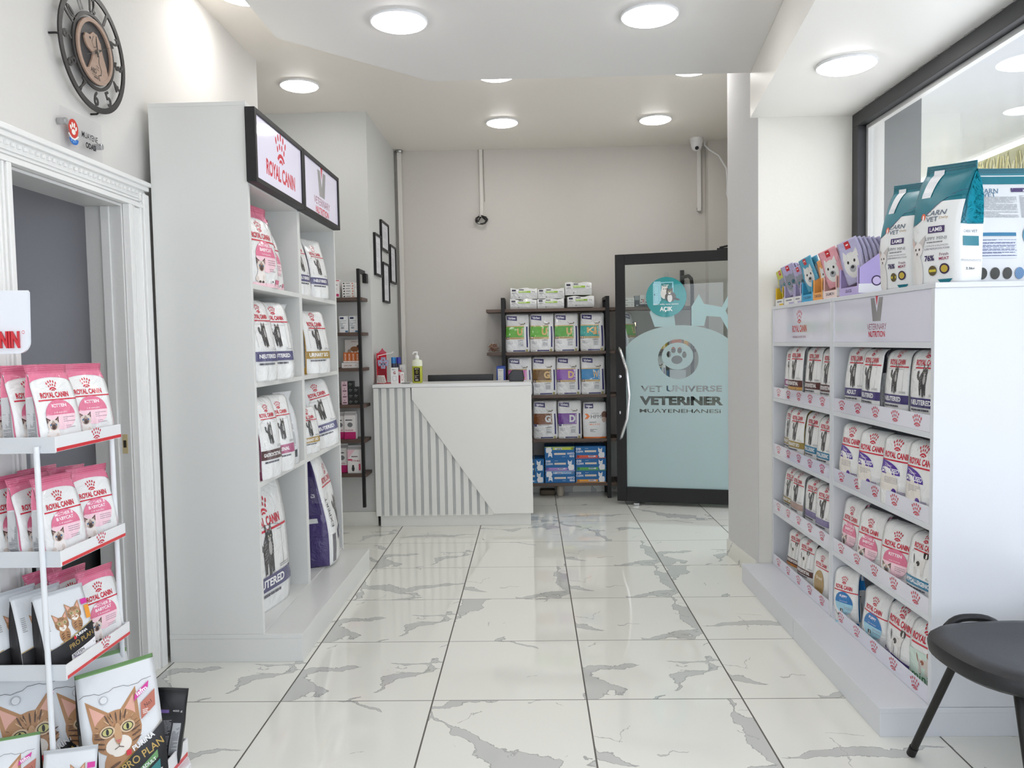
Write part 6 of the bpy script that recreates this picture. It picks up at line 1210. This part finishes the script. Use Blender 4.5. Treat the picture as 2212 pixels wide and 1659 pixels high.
# ================================================================== WIRE DISPLAY RACK by the doorway
t = empty('display_rack', (-1.5, 2.33, 0), 'white wire display rack with red-edged trays and a crest board, by the doorway', 'rack')
RX0, RX1, RY0, RY1 = -1.645, -1.345, 2.155, 2.497; WM = (226, 229, 232)
for (x, y) in ((-1.392, 2.145), (-1.365, 2.488), (-1.63, 2.145), (-1.63, 2.488)): part(MB().tube([(x, y, .03), (x-.006, y, 1.12)], .0078, WM, 12), 'pole', 'white_metal', t, smooth=True, bevel=0)
for z, n in ((1.112, 0), (.785, 1), (.455, 2)):
    tr = MB().box(RX0, RY0, z-.003, RX1-.002, RY1, z, WM).box(RX0, RY0-.004, z-.012, RX1-.003, RY0, z+.034, (206, 210, 214)).box(RX0, RY1-.004, z-.012, RX1-.003, RY1, z+.034, WM).box(RX0, RY0, z-.003, RX0+.003, RY1, z+.034, WM)
    ty = part(tr, 'tray', 'white_metal', t, bevel=0)
    lp = MB().box(RX1-.003, RY0-.004, z-.009, RX1, RY1+.002, z+.035, (238, 238, 240)); art = [Rc(-.173, -.0215, .173, -.0115, (212, 32, 44), 1)]+crown(.03, .006, .036, (196, 30, 66), 1.3)
    put(lp, art, lambda x, y, l: (RX1+.0003+.00002*l, (RY0+RY1)/2+x, z+.0135+y)); part(lp, 'shelf_lip', 'acrylic_print', ty, bevel=0, recalc=False)
bs = MB().box(-1.62, 2.02, .045, -1.172, 2.50, .05, WM).box(-1.62, 2.016, .035, -1.172, 2.02, .09, (206, 210, 214)).box(-1.62, 2.50, .035, -1.172, 2.504, .09, WM)
ty = part(bs, 'tray', 'white_metal', t, bevel=0)
lp = MB().box(-1.172, 2.016, .03, -1.168, 2.504, .09, (238, 238, 240)); put(lp, [Rc(-.24, -.028, .24, -.014, (212, 32, 44), 1)]+crown(0, .008, .044), lambda x, y, l: (-1.1678+.00002*l, 2.26+x, .06+y)); part(lp, 'shelf_lip', 'acrylic_print', ty, bevel=0, recalc=False)
part(MB().prism([(-1.62, 2.05), (-1.17, 2.05), (-1.145, 2.08), (-1.14, 2.46), (-1.165, 2.50), (-1.62, 2.50)], .001, .03, 'z', (226, 226, 230)), 'base', 'plastic', t, bevel=.004)
hb = MB(); zz0, zz1 = 1.383, 1.563; pl = [(-1.651, zz0)]+[(-1.436-.035*(1-math.sin(a)), zz0+.035*(1-math.cos(a))) for a in [i*pi/2/6 for i in range(7)]]+[(-1.432, zz1-.006), (-1.436, zz1), (-1.651, zz1+.002)]
hb.prism(pl, 2.196, 2.204, 'y', (232, 236, 244)); hb.mesh
lt = MB(); vs, fs, bb, ed = glyphs('ROYAL CANIN', .04)
sc = .30/(bb[2]-bb[0]); hs = .05/(bb[3]-bb[1]); x_r = -1.462
art = [([( (x-bb[2])*sc*.72, (y-bb[1])*hs) for x, y in vs], fs, (206, 24, 44))]
put(hb, crown(-.105, .125, .06, (206, 24, 44)), lambda x, y, l: (x_r+x, 2.1955-.00002*l, 1.392+y))
put(hb, [El(.010, .052, .004, .005, (206, 24, 44)), El(.010, .052, .003, .0035, (232, 236, 244))], lambda x, y, l: (x_r+x, 2.1955-.00002*l, 1.392+y))
hbo = part(hb, 'header_board', 'acrylic_print', t, bevel=0, recalc=False)
lo = MB()
for lay in (0, 1): put(lo, art, lambda x, y, l: (x_r+x, 2.195-.0045*lay, 1.398+y))
o_ = len(lo.v)
for e in ed:
    a, b = e; pa, pb_ = [((vs[i][0]-bb[2])*sc*.72+x_r, (vs[i][1]-bb[1])*hs+1.398) for i in (a, b)]
    lo.add([(pa[0], 2.1955, pa[1]), (pb_[0], 2.1955, pb_[1]), (pb_[0], 2.1905, pb_[1]), (pa[0], 2.1905, pa[1])], [(0, 1, 2, 3)], (186, 20, 40))
part(lo, 'raised_lettering', 'acrylic_print', hbo, bevel=0, recalc=False)
part(MB().box(-1.60, 2.204, 1.10, -1.585, 2.212, 1.40, WM), 'board_support', 'white_metal', t)
def KB(key, x, y, z, label, deg=80, **k): return place(key, label, 'food bags on the wire rack', (x, y, z), deg, **k)
for n, (z, kk, nm) in enumerate(((1.1125, 'p_kitten', 'pink kitten pouch'), (.7855, 'p_baby', 'pink mother-and-baby cat pouch'))):
    tier = ('top', 'second')[n]
    KB(kk, -1.405, 2.255, z, '%s, aisle-end front of the rack %s tray' % (nm, tier), 76, tilt=-7); KB(kk, -1.402, 2.42, z, '%s, doorway-end front of the rack %s tray' % (nm, tier), 70, tilt=-6)
    KB(kk, -1.478, 2.255, z, '%s, second row back on the rack %s tray' % (nm, tier), 78, tilt=-7); KB('p_baby2' if n else kk, -1.475, 2.42, z, '%s, behind the doorway-end one on the %s tray' % (nm, tier), 74, tilt=-8, roll=2)
    KB(kk, -1.55, 2.255, z, '%s, third row back on the rack %s tray' % (nm, tier), 78, tilt=-7); KB(kk, -1.55, 2.42, z, '%s, innermost doorway-end one on the %s tray' % (nm, tier), 78, tilt=-8)
z = .4555
KB('q_kit', -1.405, 2.25, z, 'silver and black kitten food pouch at the front of the third tray', 66, tilt=-8); KB('q_kit2', -1.477, 2.25, z, 'silver and black kitten pouch, second row back on the third tray', 68, tilt=-8); KB('q_kit', -1.55, 2.25, z, 'silver and black kitten pouch, third row back on the third tray', 68, tilt=-8)
KB('p_baby2', -1.40, 2.42, z, 'pink mother-and-baby cat pouch beside the silver kitten pouch, third tray', 72, tilt=-6); KB('p_baby', -1.475, 2.42, z, 'pink cat pouch behind the front one on the third tray', 74, tilt=-8); KB('p_baby', -1.55, 2.42, z, 'innermost pink cat pouch on the third tray', 76, tilt=-8)
z = .0505
KB('q_adult', -1.27, 2.30, z, 'large silver and black bag with a tabby cat face, front of rack base', 40, tilt=-14, s=.9); KB('q_adult2', -1.385, 2.36, z, 'large silver and black cat bag behind the front one on rack base', 46, tilt=-14, s=.95)
KB('q_adult', -1.51, 2.26, z, 'large silver and black cat bag at the back of the rack base', 44, tilt=-12, s=.98)
KB('q_kit', -1.33, 2.11, z, 'small silver kitten pouch lying low at the front edge of rack base', 16, tilt=-10, s=.92); KB('q_adult2', -1.50, 2.10, z, 'green-edged silver cat bag at the near end of rack base', 24, tilt=-14, s=.62)
KB('q_black', -1.215, 2.43, z, 'small black pouch standing at the corner of the rack base', 14, tilt=-3, roll=8, s=.95)

# ================================================================== CHAIR
t = empty('visitor_chair', (1.44, 2.24, 0), 'black vinyl padded chair with black oval-tube legs beside the low cabinet', 'chair')
def seatpt(a, r_): # rounded trapezoid outline
    c_, s_ = math.cos(a), math.sin(a); p = 2.6; q = (abs(c_)**p+abs(s_)**p)**(-1/p); return (r_*q*c_*.265, r_*q*s_*.235)
sc = MB(); rings = [(0.02, .478), (.5, .480), (.8, .484), (.93, .480), (.985, .468), (1.0, .452), (.985, .436), (.94, .426), (.5, .422), (.02, .422)]; n = 48; vs = []
for (r_, z) in rings:
    for k in range(n):
        a = 2*pi*k/n; x, y = seatpt(a, r_); vs.append((x, y, z-.06*max(0, -y/.235)**2*0+.012*(x/.265)**2*(1 if z > .45 else .3)))
fs = [(i*n+k, i*n+(k+1) % n, (i+1)*n+(k+1) % n, (i+1)*n+k) for i in range(len(rings)-1) for k in range(n)]+[tuple(reversed(range(n))), tuple((len(rings)-1)*n+k for k in range(n))]
sc.add(vs, fs, (26, 26, 29)); sc.build('seat', 'vinyl', t, smooth=True).rotation_euler = (0, 0, math.radians(6))
def oval(path, w, h, c=(30, 29, 28)): return MB().tube(path, w, c, 14)
LEG = [((-.17, .17, .425), (-.21, .31, 0)), ((.17, .17, .425), (.21, .31, 0)), ((-.14, -.14, .425), (-.10, -.28, 0)), ((.17, -.14, .425), (.2, -.26, 0))]
LEG[0] = ((-.165, .09, .43), (-.204, .298, .006)); LEG[2] = ((-.118, -.112, .43), (-.19, -.36, .006))
for a, b in LEG:
    d_ = Vector(b)-Vector(a); e = Vector(a)-d_*.02
    m = MB().tube([e, Vector(a)+d_*.94], .0125, (30, 29, 28), 14).tube([Vector(a)+d_*.93, Vector(b)], .0145, (22, 22, 22), 14)
    m.build('leg', 'black_metal', t, smooth=True)
MB().tube([(-.17, .12, .418), (.17, .12, .418)], .011, (30, 29, 28), 12).tube([(-.118, -.112, .418), (-.16, .10, .418)], .011, (30, 29, 28), 12).tube([(.17, -.14, .418), (.17, .12, .418)], .011, (30, 29, 28), 12).build('seat_frame', 'black_metal', t, smooth=True)
bk = []
for i in range(13):
    u = -1+2*i/12; bk.append((-.03+u*.10, .25+.02*(1-u*u), .43+.044*(1-abs(u)**3.2)))
MB().tube(bk, .0125, (30, 29, 30), 12).build('back_rail', 'black_metal', t, smooth=True)
